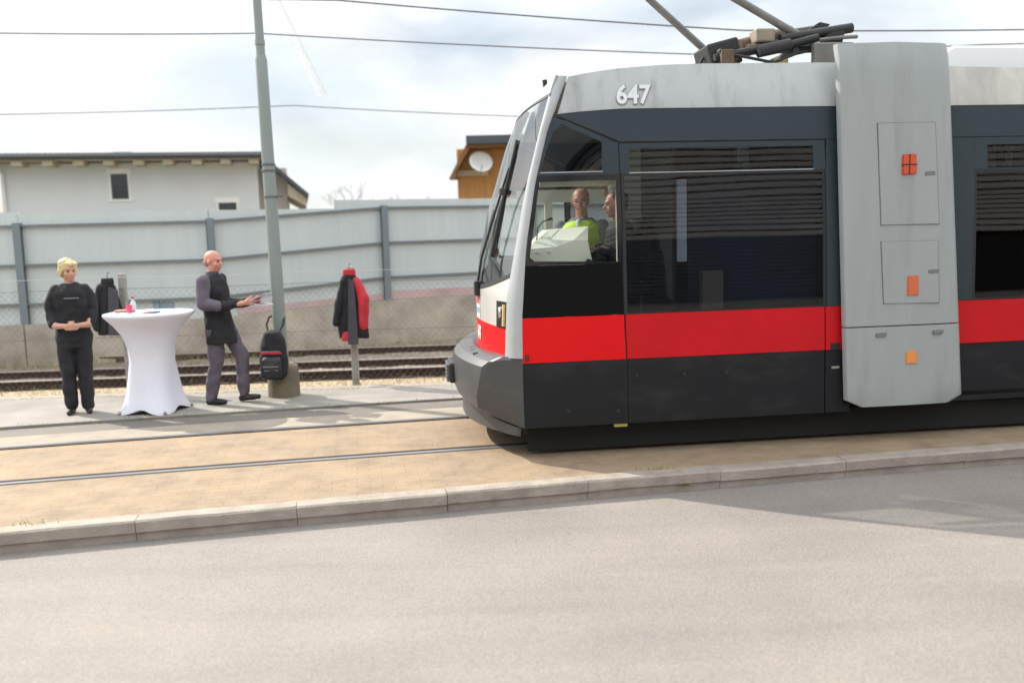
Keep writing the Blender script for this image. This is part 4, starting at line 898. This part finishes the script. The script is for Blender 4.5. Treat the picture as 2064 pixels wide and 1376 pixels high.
for z, r in [(2.73, .074), (2.66, .075)]:
    bm = NB(); lathe(bm, [(r - .01, -.012), (r + .006, -.010), (r + .006, .010), (r - .01, .012)], pl(z), 0, z, 28); obj('band', bm, mat('band_grey', (.10, .115, .11), .5), PO, smooth=35)
bm = NB(); lathe(bm, [(.07, -.008), (.080, -.008), (.080, .008), (.07, .008)], pl(2.36), 0, 2.36, 28); box(bm, .05, .13, -.015, .015, 2.35, 2.37); obj('band', bm, MATS['band_grey'], PO)
bm = NB(); lathe(bm, [(.19, -.2), (.182, .34), (.172, .38), (.13, .395)], 0, 0, 0, 28); obj('foot', bm, mat('foot_concrete', (.15, .125, .085), .9, var=.3, vscale=6, bump=.4), PO, smooth=40)
bm = NB(); tube(bm, [(0, 0, 6.3), (1.2, -1.0, 6.55), (2.9, -2.45, 6.6)], .03, 8); obj('bracket_arm', bm, M_POLE, PO)
bm = NB(); lathe(bm, [(.046, -.03), (.056, -.028), (.056, .028), (.046, .03)], pl(4.1), 0, 4.1, 24); obj('clamp', bm, M_POLE, PO)
# rucksack hanging on the pole
BG = thing('rucksack', 'black rucksack with a red strip hanging on the pole above its concrete foot', 'rucksack', (-2.77, 10.33, .22))
t = Blob(); t.rings([(0, .02, .03, .10, .07), (0, 0, .08, .155, .105), (0, 0, .22, .165, .115), (0, .01, .38, .155, .11), (0, .02, .50, .135, .10), (0, .03, .58, .10, .085), (0, .04, .61, .05, .05)]); bgb = t.make('bag', M_BLK, BG, .011, 3, .012, 9)
t = Blob(); t.rings([(0, -.095, .07, .10, .04), (0, -.11, .15, .12, .045), (0, -.10, .27, .115, .04), (0, -.09, .31, .09, .03)]); t.make('front_pocket', mat('bag_nylon', (.018, .018, .02), .5, var=.2, vscale=10), bgb, .009, 2, .006, 14)
bm = NB(); box(bm, -.12, .12, -.118, -.100, .345, .362); obj('red_strip', bm, M_REDC, bgb)
bm = NB(); box(bm, -.11, .10, -.118, -.104, .37, .377); box(bm, -.09, .09, -.158, -.148, .20, .206); box(bm, -.08, .08, -.152, -.14, .155, .160); obj('zip', bm, mat('zip_grey', (.28, .28, .30), .4), bgb)
bm = NB()
for s in (-1, 1): tube(bm, [(.06 * s, .06, .58), (.10 * s, .14, .66), (.09 * s, .24, .74), (.02 * s, .325, .76)], .012, 6)
obj('strap', bm, M_BLK, bgb)

# ------------------------------------------------------------------ bar table and the things on it
TB = thing('bar_table', 'round bar table in a white stretch cover standing on the platform', 'table', (-3.99, 9.87, .018))
M_WCL = mat('white_stretch_cloth', (.70, .70, .78), .8, var=.03, vscale=4)
bm = NB(); rings = []
for z, r, l in [(.0, .375, 1.), (.03, .368, 1.), (.10, .335, .9), (.22, .295, .7), (.40, .265, .45), (.56, .240, .25), (.72, .25, .1), (.86, .30, .03), (.96, .37, 0), (1.03, .435, 0), (1.062, .468, 0), (1.075, .474, 0), (1.088, .474, 0), (1.096, .468, 0), (1.098, .2, 0)]:
    ring = []
    for k in range(72):
        a = 2 * math.pi * k / 72; lobes = .5 + .5 * math.cos(4 * (a - R(35))); rr = r * (1 - l * .24 * (1 - lobes)) * (1 + .006 * math.sin(11 * a + 9 * z) * math.sin(5 * a) * (1 if z < 1.05 else 0)); zz = z + (.055 * (1 - lobes) ** 1.5 * l if z < .12 else 0)
        ring.append((rr * math.cos(a), rr * math.sin(a), zz))
    rings.append(ring)
loft(bm, rings); obj('stretch_cover', bm, M_WCL, TB, smooth=60)
bm = NB()
for k in range(4):
    a = R(35) + k * math.pi / 2; tube(bm, [(.1 * math.cos(a), .1 * math.sin(a), .06), (.40 * math.cos(a), .40 * math.sin(a), .015)], .018, 8)
tube(bm, [(0, 0, .05), (0, 0, 1.05)], .03, 10); obj('stand', bm, MATS['dull_aluminium'], TB)
tz = 1.117
def put(name, label, cat, x, y, bm, m, **k):
    o = obj(name, bm, m, None, **k); o.location = (-3.99 + x, 9.87 + y, tz); return tag(o, label, cat)
bm = NB(); lathe(bm, [(.026, 0), (.036, .085), (.0345, .085), (.025, .004)], 0, 0, 0, 20); put('paper_cup', 'pink-red paper cup standing on the white table', 'cup', -.17, -.10, bm, mat('cup_pink', (.62, .07, .16), .5), smooth=35)
bm = NB(); lathe(bm, [(.028, 0), (.03, .02), (.03, .10), (.012, .135), (.012, .16), (.0, .162)], 0, 0, 0, 18); bo = put('bottle', 'small red-capped bottle on the white table beside the pink cup', 'bottle', -.19, .06, bm, mat('bottle_pale', (.55, .58, .60), .15), smooth=35)
bm = NB(); lathe(bm, [(.0145, .148), (.0145, .168), (.0, .169)], 0, 0, 0, 14); obj('bottle_cap', bm, M_REDC, bo)
bm = NB(); lathe(bm, [(.032, 0), (.036, .004), (.040, .12), (.038, .12), (.034, .008)], 0, 0, 0, 24); put('drinking_glass', 'clear drinking glass on the right half of the white table', 'glass', .10, -.02, bm, glass('tumbler_glass', (.86, .90, .93)), smooth=35)
bm = NB(); box(bm, -.07, .07, -.05, .05, 0, .105, bev=.006); put('storage_box', 'translucent pale box on the white table beside the drinking glass', 'box', .18, .07, bm, glass('box_plastic', (.72, .79, .86), ior=1.4))
bm = NB(); box(bm, -.105, .105, -.075, .075, 0, .004, Matrix.Rotation(R(20), 4, 'Z')); put('leaflet', 'pink leaflet lying flat near the middle of the white table', 'leaflet', -.02, -.20, bm, mat('leaflet_pink', (.62, .30, .36), .6))
bm = NB(); box(bm, -.075, .075, -.05, .05, 0, .012, Matrix.Rotation(R(-15), 4, 'Z'), bev=.003); put('phone', 'dark phone lying on the white table near the glass', 'phone', .10, -.17, bm, M_BLACK)
bm = NB(); box(bm, -.10, .10, -.06, .06, 0, .03, bev=.012); put('pouch', 'tan pouch at the left edge of the white table', 'pouch', -.27, .02, bm, mat('tan_leather', (.36, .22, .13), .7))

# ------------------------------------------------------------------ chain-link fence with jackets on it
FY = lambda x: 11.42 + .03 * x
FE = thing('chain_link_fence', 'thin wire mesh fence with concrete posts between platform and railway', 'fence', (0, 0, 0))
M_WIRE = mat('fence_wire', (.16, .145, .125), .5, .4)
bm = NB(); X0, X1, Z0, Z1 = -11.0, 4.0, .03, 1.30; p = .085; Hh = Z1 - Z0
def wire(bm, a, b, r=.0011):
    a, b = Vector(a), Vector(b); d = (b - a).normalized(); n1 = d.cross(Vector((0, 1, 0))).normalized() * r; n2 = Vector((0, 1, 0)) * r
    A = [bm.verts.new(a + q) for q in (n1, n2, -n1, -n2)]; B = [bm.verts.new(b + q) for q in (n1, n2, -n1, -n2)]
    for k in range(4): bm.faces.new((A[k], A[(k + 1) % 4], B[(k + 1) % 4], B[k]))
n = int((X1 - X0 + Hh) / p)
for k in range(n):
    for s in (1, -1):
        c = X0 - Hh + k * p if s > 0 else X0 + k * p
        a0, a1 = (c, Z0), (c + s * Hh, Z1)
        xa, xb = a0[0], a1[0]
        if max(xa, xb) < X0 or min(xa, xb) > X1: continue
        t0, t1 = 0., 1.
        for lim, sg in ((X0, 1), (X1, -1)):
            fa, fb = sg * (xa - lim), sg * (xb - lim)
            if fa < 0: t0 = max(t0, fa / (fa - fb))
            if fb < 0: t1 = min(t1, fa / (fa - fb))
        if t1 <= t0: continue
        q0 = (xa + (xb - xa) * t0, Z0 + Hh * t0); q1 = (xa + (xb - xa) * t1, Z0 + Hh * t1)
        wire(bm, (q0[0], FY(q0[0]) + .002 * s, q0[1]), (q1[0], FY(q1[0]) + .002 * s, q1[1]))
obj('wire_mesh', bm, M_WIRE, FE)
for z, cm in ((1.45, mat('wire_pale', (.55, .50, .47), .5)), (1.31, M_WIRE), (.70, M_WIRE), (.06, M_WIRE)):
    bm = NB(); tube(bm, [(x, FY(x) - .008, z + .006 * math.sin(x * 2.1)) for x in [X0 + .75 * i for i in range(21)]], .0032, 5); obj('tension_wire', bm, cm, FE)
for x in (-10.6, -7.75, -4.88, -2.02, .85, 3.7):
    bm = NB(); box(bm, x - .042, x + .042, FY(x) + .012, FY(x) + .096, -.3, 1.50, bev=.012); obj('fence_post', bm, mat('post_concrete', (.32, .31, .28), .9, var=.15, vscale=8, bump=.3), FE)
def jacket(x, z0, z1, hw, label, red):
    J = thing('jacket', label, 'jacket', (x, FY(x) - .05, 0))
    top = z1 - .10
    t = Blob(); t.rings([(.02, 0, z0, hw * .95, .05), (.01, 0, z0 + .12, hw * .98, .06), (0, 0, (z0 + top) / 2, hw * .78, .062), (0, 0, top - .16, hw * .62, .06), (0, 0, top - .05, hw * .50, .055), (0, 0, top, hw * .26, .045)])
    jb = t.make('jacket_body', M_BLK, J, .012, 3, .016, 7)
    if red:
        t = Blob(); t.chain([(hw * .42, -.02, top - .10), (hw * .85, -.03, (z0 + top) / 2 + .10), (hw * .78, -.03, z0 + .16)], [.055, .075, .060]); t.make('sleeve', M_REDC, jb, .011, 3, .012, 9)
        t = Blob(); t.chain([(-hw * .35, -.02, top - .10), (-hw * .75, -.02, (z0 + top) / 2), (-hw * .95, -.02, z0 + .20)], [.05, .06, .05]); t.make('sleeve', M_BLK, jb, .011, 3, .012, 9)
        t = Blob(); t.rings([(-.03, -.02, z0 - .03, hw * .55, .045), (-.02, -.02, z0 + .09, hw * .5, .05)]); t.make('lining', M_REDC, jb, .011, 2, .01, 9)
        t = Blob(); t.rings([(0, -.005, top - .02, .085, .05), (0, -.005, top + .055, .078, .045)]); t.make('collar', M_REDC, jb, .010, 2)
    else:
        t = Blob(); t.chain([(-hw * .4, -.02, top - .07), (-hw * .85, -.03, (z0 + top) / 2), (-hw * .8, -.03, z0 + .10)], [.055, .065, .055]); t.make('sleeve', M_BLK, jb, .011, 3, .012, 9)
        t = Blob(); t.rings([(0, -.005, top - .02, .085, .05), (0, -.005, top + .05, .075, .045)]); t.make('collar', M_BLK, jb, .010, 2)
    bm = NB(); prism(bm, [(-.045 if red else .0, z0 - (.07 if red else .0)), (.085 if red else .13, z0 - (.07 if red else .0)), (.07 if red else .15, top - .10), (.0 if red else .04, top - .06)], 'y', -.088, -.06); obj('hanging_panel', bm, M_CHAR, jb)
    bm = NB(); tube(bm, [(-hw * .4, 0, top - .04), (0, 0, top + .05), (hw * .4, 0, top - .04)], .006, 6); tube(bm, [(0, 0, top + .05), (0, 0, top + .10), (.012, .03, top + .125), (0, .055, top + .11)], .004, 6); obj('hanger', bm, M_RUBB, jb)
jacket(-2.02, .60, 1.52, .20, 'black and red jacket hanging on the mesh fence by a concrete post', True)
jacket(-5.02, .74, 1.50, .20, 'black jacket with a charcoal panel hanging on the mesh fence behind the white table', False)

# ------------------------------------------------------------------ low concrete wall and metal noise barrier
WPT = [(-14.2, 15.0), (-11.05, 14.62), (-7.88, 14.6), (-4.96, 15.0), (-2.29, 16.5), (.45, 17.85), (3.3, 18.9), (6.3, 19.6)]
BZ = [.62, .62, .62, .61, .72, .70, .70, .70]      # foot of the panels
TZ = [2.43, 2.43, 2.42, 2.38, 2.40, 2.54, 2.55, 2.55]
LW = thing('concrete_wall', 'weathered beige concrete retaining wall along the railway, under the metal barrier', 'wall', (0, 0, 0))
bm = NB()
for i in range(len(WPT) - 1):
    (x0, y0), (x1, y1) = WPT[i], WPT[i + 1]; d = Vector((x1 - x0, y1 - y0)).normalized(); nn = Vector((d.y, -d.x)) * .16
    zt0, zt1 = BZ[i], BZ[i + 1]
    P_ = [(x0 + nn.x, y0 + nn.y), (x1 + nn.x, y1 + nn.y), (x1 - nn.x, y1 - nn.y), (x0 - nn.x, y0 - nn.y)]
    lo = [bm.verts.new((*q, -.3)) for q in P_]; hi = [bm.verts.new((P_[k][0], P_[k][1], (zt0, zt1, zt1, zt0)[k])) for k in range(4)]
    bm.faces.new(hi); bm.faces.new(lo[::-1])
    for k in range(4): bm.faces.new((lo[k], lo[(k + 1) % 4], hi[(k + 1) % 4], hi[k]))
obj('wall_face', bm, mat('weathered_concrete', (.41, .36, .295), .9, var=.42, vscale=1.3, bump=.4, bscale=30, detail=9), LW)
NB_ = thing('noise_barrier', 'pale grey metal noise barrier with dark posts and rails behind the railway', 'barrier', (0, 0, 0))
M_BAR = mat('barrier_panel', (.53, .575, .565), .45, var=.05, vscale=1.2, streak=(3, 3, .3)); M_BARR = mat('barrier_rail', (.16, .19, .20), .5); M_BPOST = mat('barrier_post', (.17, .205, .225), .5)
for i in range(len(WPT) - 1):
    (x0, y0), (x1, y1) = WPT[i], WPT[i + 1]; d = Vector((x1 - x0, y1 - y0, 0)); L = d.length; d.normalize(); nn = Vector((d.y, -d.x, 0))
    def at(u, z, o=0., base=True):
        b0 = BZ[i] + (BZ[i + 1] - BZ[i]) * u; return Vector((x0, y0, 0)) + d * (u * L) + nn * o + Vector((0, 0, z))
    def strip(bm, u0, u1, zf0, zf1, o0, o1):
        q = []
        for u in (u0, u1):
            for (zf, o) in ((zf0, o0), (zf1, o0), (zf1, o1), (zf0, o1)): q.append(bm.verts.new(at(u, zf(u), o)))
        A, B = q[:4], q[4:]
        bm.faces.new(A); bm.faces.new(B[::-1])
        for k in range(4): bm.faces.new((A[k], B[k], B[(k + 1) % 4], A[(k + 1) % 4]))
    bf = lambda u: BZ[i] + (BZ[i + 1] - BZ[i]) * u
    rise = lambda u: (bf(u) - .62) * 1.9
    tops = [TZ[i], TZ[i + 1]]
    if i == 3: segs = [(0, .70, 2.385), (.70, 1, 2.535)]
    elif i > 3: segs = [(0, 1, 2.54)]
    else: segs = [(0, 1, (tops[0] + tops[1]) / 2)]
    bm = NB()
    for u0, u1, zt in segs:
        nn_ = 34 if u1 - u0 > .5 else 14          # shallow vertical ribs
        for k in range(nn_):
            ua, ub = u0 + (u1 - u0) * k / nn_, u0 + (u1 - u0) * (k + 1) / nn_; strip(bm, ua, ub, bf, lambda u: zt, .03 + (.0025 if k % 2 else 0), -.03)
    bmesh.ops.recalc_face_normals(bm, faces=bm.faces); obj('panel', bm, M_BAR, NB_)
    for zr in (.94, 1.57, 2.20):
        bm = NB(); off = lambda u: zr + (.19 * (u if i == 3 else (1 if i > 3 else 0)))
        strip(bm, .0, 1., lambda u: off(u) - .012, lambda u: off(u) + .020, .095, .036); bmesh.ops.recalc_face_normals(bm, faces=bm.faces); obj('rail', bm, M_BARR, NB_)
    if i >= 3:
        bm = NB(); strip(bm, .12 if i == 3 else 0, 1, lambda u: bf(u) + .01, lambda u: bf(u) + (.12 if i == 3 else .16), .046, .032); bmesh.ops.recalc_face_normals(bm, faces=bm.faces)
        obj('painted_band', bm, mat('faded_red_band', (.50, .36, .34), .7, var=.18, vscale=1.1), NB_)
    ptop = (2.24, 2.24, 2.25, 2.25, 2.43, 2.44, 2.44, 2.44)[i]
    bm = NB(); Mt = Matrix.Translation((x0, y0, 0)) @ Matrix.Rotation(math.atan2(d.y, d.x), 4, 'Z')
    box(bm, -.058, .058, -.14, -.125, BZ[i], ptop, Mt); box(bm, -.008, .008, -.125, -.05, BZ[i], ptop, Mt); box(bm, -.058, .058, -.05, -.036, BZ[i], ptop, Mt); obj('post', bm, M_BPOST, NB_)

# ------------------------------------------------------------------ houses behind the barrier
M_REND = mat('grey_render', (.60, .62, .62), .9, var=.04, vscale=.8); M_ROOFT = mat('dark_roof_tiles', (.060, .062, .068), .6, var=.25, vscale=9); M_GUT = mat('gutter_grey', (.045, .05, .055), .4)
M_EAVE = mat('eave_timber', (.44, .39, .30), .7, var=.08, vscale=3); M_WFR = mat('window_frame_white', (.74, .74, .72), .5); M_WGL = mat('window_dark_glass', (.03, .04, .05), .08)
HO = thing('house', 'long grey rendered house with dark tiled roof and small windows, at the left', 'house', (-15.55, 28, 0), math.atan2(1.72, 7.45))
HL = 7.62
bm = NB(); box(bm, 0, HL, 0, 8, -.3, 4.42); hw = obj('wall', bm, M_REND, HO)
bm = NB(); prism(bm, [(-.75, 4.50), (4.0, 4.86), (8.75, 4.50), (8.75, 4.62), (4.0, 5.0), (-.75, 4.62)], 'x', -1.6, HL + .28)
for k in range(60):
    x = -1.55 + (HL + 1.8) * k / 60
    for j in range(5): box(bm, x, x + .13, -.70 + .34 * j, -.42 + .34 * j, 4.635 + .027 * j, 4.675 + .027 * j)
rf_ = obj('roof', bm, M_ROOFT, HO)
bm = NB(); tube(bm, [(-1.6, -.82, 4.55), (HL + .3, -.82, 4.55)], .075, 10); obj('gutter', bm, M_GUT, rf_)
bm = NB()
for k in range(11):
    x = -1.2 + .86 * k; box(bm, x, x + .30, -.72, -.02, 4.30, 4.46)
box(bm, -1.5, HL + .2, -.70, -.0, 4.455, 4.49); obj('rafter_ends', bm, M_EAVE, HO)
bm = NB(); tube(bm, [(.02, -.8, 4.48), (.05, -.4, 4.25), (.08, -.07, 4.1), (.10, -.07, -.3)], .05, 8); obj('downpipe', bm, mat('downpipe_white', (.66, .67, .67), .5), HO)
def hwin(x, z0, z1, w):
    bm = NB(); box(bm, x - w / 2 - .12, x + w / 2 + .12, -.035, .06, z0 - .10, z0 - .03); box(bm, x - w / 2 - .10, x + w / 2 + .10, -.03, .06, z1 + .0, z1 + .16); box(bm, x - w / 2 - .05, x - w / 2 + .01, -.02, .06, z0 - .03, z1); box(bm, x + w / 2 - .01, x + w / 2 + .05, -.02, .06, z0 - .03, z1)
    f = obj('window', bm, M_WFR, HO); bm = NB(); box(bm, x - w / 2 + .01, x + w / 2 - .01, -.008, .05, z0 - .03, z1); obj('pane', bm, M_WGL, f)
    bm = NB(); box(bm, x - .018, x + .018, -.015, -.008, z0, z1); box(bm, x - w / 2 + .01, x + w / 2 - .01, -.015, -.008, z0 + (z1 - z0) * .35, z0 + (z1 - z0) * .35 + .03); obj('glazing_bar', bm, M_GUT, f)
hwin(3.40, 3.32, 4.08, .52); hwin(6.62, 2.55, 3.12, .58)
bm = NB(); box(bm, 2.6, 3.2, 3.7, 4.3, 4.7, 5.12); obj('chimney', bm, M_REND, rf_)
bm = NB(); box(bm, HL, HL + .9, .6, 6, -.3, 4.25); obj('wall', bm, mat('pale_render', (.46, .43, .40), .9), HO)
bm = NB(); prism(bm, [(HL + .25, 4.38), (HL + 1.55, 3.22), (HL + 1.60, 3.34), (HL + .30, 4.52)], 'y', -.3, 7); obj('lean_roof', bm, M_ROOFT, HO)
bm = NB(); prism(bm, [(HL + .92, 3.3), (HL + 1.50, 2.95), (HL + 1.52, 3.22), (HL + .92, 3.72)], 'y', -.1, 6.5); obj('eave_board', bm, M_EAVE, HO)
CB = thing('cabin', 'orange timber building with dark flat roof edge, behind the barrier by the tram', 'cabin', (0, 26, 0))
M_TIM = mat('orange_timber', (.42, .20, .055), .6, var=.2, vscale=4, streak=(6, 1, .3)); M_TIMD = mat('brown_timber', (.20, .085, .028), .6, var=.2, vscale=4)
bm = NB(); box(bm, -1.42, 3.4, 0, 6, -.3, 4.28)
for k in range(20): box(bm, -1.40 + .24 * k, -1.36 + .24 * k, -.02, 0, -.3, 4.26)
obj('wall', bm, M_TIM, CB)
bm = NB(); prism(bm, [(-1.10, 4.33), (3.6, 4.33), (3.6, 4.53), (-1.10, 4.55)], 'y', -1.0, 6.6); obj('roof', bm, mat('roof_sheet_dark', (.055, .065, .08), .5), CB)
bm = NB(); box(bm, -1.05, 3.4, -.8, 0, 4.24, 4.325); obj('soffit', bm, M_TIMD, CB)
bm = NB(); prism(bm, [(-1.62, 3.42), (-1.42, 3.42), (-1.42, 3.62), (-.95, 4.33), (-1.12, 4.33)], 'y', -.7, 0.); obj('side_brace', bm, M_TIMD, CB)
bm = NB(); box(bm, -1.42, -.55, -.12, 0, 3.52, 3.68); obj('beam', bm, mat('pale_beam', (.45, .36, .26), .7), CB)
bm = NB(); lathe(bm, [(.0, .0), (.12, .012), (.22, .045), (.31, .10), (.325, .11), (.30, .115), (.2, .07), (.0, .03)], 0, 0, 0, 28)
bm.transform(Matrix.Translation((-.74, -.55, 3.82)) @ Matrix.Rotation(R(14), 4, 'Z') @ Matrix.Rotation(R(62), 4, 'X')); dsh = obj('satellite_dish', bm, mat('dish_white', (.70, .68, .66), .5), CB, smooth=40)
bm = NB(); tube(bm, [(-.74, 0, 3.75), (-.74, -.45, 3.78)], .025, 8); tube(bm, [(-.74, -.55, 3.56), (-.68, -1.0, 3.74)], .012, 6); obj('dish_bracket', bm, M_GUT, dsh)

# ------------------------------------------------------------------ bare trees far off, crane, wires
def bare_tree(x, y, h, label, seed):
    r_ = random.Random(seed); T = thing('bare_tree', label, 'tree', (x, y, -.3), group='bare trees far behind the barrier')
    bt, bc = NB(), NB()
    tube(bt, [(0, 0, 0), (.05, 0, h * .22), (0, .05, h * .42), (.03, 0, h * .62)], [.20, .16, .10, .05], 8)
    def grow(p, d, L, r, n):
        q = p + d * L; tube(bc, [p, p + d * L * .5 + Vector((r_.gauss(0, .03), r_.gauss(0, .03), 0)) * L, q], [r, r * .8, r * .6], 4, cap=False)
        if n == 0: return
        for _ in range(3 if n > 1 else 4):
            e = (d + Vector((r_.gauss(0, .5), r_.gauss(0, .5), r_.gauss(.12, .35)))).normalized(); grow(p + d * L * r_.uniform(.55, 1), e, L * r_.uniform(.55, .8), r * .58, n - 1)
    for k in range(11):
        a = k * 2.4; z = h * (.22 + .38 * k / 11); grow(Vector((.03, 0, z)), Vector((math.cos(a), math.sin(a), r_.uniform(.4, 1.2))).normalized(), h * r_.uniform(.13, .22), .05, 3)
    obj('trunk', bt, mat('bark_far', (.17, .15, .14), .9), T); obj('crown', bc, mat('twigs_far', (.46, .45, .44), .9), T)
bare_tree(-10.4, 60, 6.9, 'broad bare tree showing above the barrier between pole and tram', 3)
bare_tree(-6.9, 62, 6.3, 'smaller bare tree showing above the barrier nearer the tram', 5)
CR = thing('crane', 'pale lattice crane jib far off in the sky right of the pole', 'crane', (0, 0, 0))
bm = NB(); A, B = Vector((-39.5, 150, 47)), Vector((-29.6, 150, 25.0)); d = (B - A).normalized(); s1 = d.cross(Vector((0, 1, 0))).normalized() * .6; s2 = Vector((0, 1.2, 0))
cor = [s1 + s2, -s1 + s2, -s1 - s2, s1 - s2]; nS = 26
for c in cor: tube(bm, [A + c, B + c], .07, 4)
for k in range(nS):
    p, p2_ = A.lerp(B, k / nS), A.lerp(B, (k + 1) / nS)
    for j in range(4): tube(bm, [p + cor[j], p2_ + cor[(j + 1) % 4]], .04, 3, cap=False); tube(bm, [p + cor[j], p + cor[(j + 1) % 4]], .035, 3, cap=False)
obj('jib', bm, mat('crane_pale', (.85, .85, .86), .6), CR)
bm = NB(); M0 = Vector((-29.4, 150, 24.6)); cm_ = [Vector((.8, .8, 0)), Vector((-.8, .8, 0)), Vector((-.8, -.8, 0)), Vector((.8, -.8, 0))]
box(bm, -30.6, -28.2, 149, 151, -.3, 1.2); tube(bm, [(-29.4, 150, 1), (-29.4, 150, 4)], .7, 8); obj('crane_base', bm, mat('crane_base_grey', (.4, .4, .4), .7), CR)
def span(name, pts, r, label, group):
    bm = NB(); P_ = [Vector(p) for p in pts]; fine = []
    for a, b in zip(P_, P_[1:]):
        for k in range(12):
            t = k / 12; q = a.lerp(b, t); q.z -= .04 * 4 * t * (1 - t) * (b - a).length / 12; fine.append(q)
    fine.append(P_[-1]); tube(bm, fine, r, 6); tag(obj(name, bm, mat('wire_dark', (.07, .065, .07), .5), None, smooth=40), label, 'wire', group)
G_ = 'overhead wires crossing the sky'
span('overhead_wire', [(-24, 14, 5.42), (-7.57, 14, 5.07), (-3.70, 14, 4.96), (2.89, 14, 4.47), (7.3, 14, 4.49), (20, 14, 4.6)], .009, 'dark overhead wire crossing the pole a little below the top of the picture', G_)
span('overhead_wire', [(-24, 14.1, 6.6), (-2.47, 14.1, 5.43), (3.64, 14.1, 4.82), (9, 14.1, 4.7), (20, 14.1, 4.9)], .011, 'highest overhead wire, slanting down from the top edge to the roof gear', G_)
span('overhead_wire', [(-26, 17, 4.65), (-9.34, 17, 4.31), (-3.9, 17, 4.32), (.19, 17, 4.01), (9, 17, 3.5)], .008, 'lowest thin overhead wire, passing just above the house roof', G_)

# ------------------------------------------------------------------ clad building across the road (seen in the tram's windows)
BD = thing('clad_building', 'grey building clad in horizontal boards across the road, mirrored in the tram windows', 'building', (0, -9.5, 0), .197)
M_CLAD = mat('grey_cladding', (.56, .55, .54), .6, var=.10, vscale=.7); M_SHUT = mat('shutter_blue_grey', (.13, .15, .18), .5, var=.08, vscale=.8)
bm = NB(); box(bm, -30, 30, -8, -.12, -.3, 5.6); obj('wall', bm, mat('clad_backing', (.015, .015, .015), .9), BD)
bm = NB(); z = 2.02
while z < 5.5: box(bm, -30, 30, -.06, 0, z, z + .150); z += .20
for x0, x1 in ((-30, -6.4), (-2.4, -1.0)):
    z = -.02
    while z < 2.0: box(bm, x0, x1, -.06, 0, z, z + .150); z += .20
obj('cladding', bm, M_CLAD, BD)
for x0, x1 in ((-6.3, -2.5), (-.9, 5.9), (6.1, 13)):
    bm = NB(); z = -.02
    while z < 1.98: box(bm, x0, x1, -.05, -.012, z, z + .082); z += .115
    obj('roller_shutter', bm, M_SHUT, BD)
bm = NB(); box(bm, -30.3, 30.3, -8.3, .3, 5.6, 5.75); obj('roof', bm, M_GUT, BD)
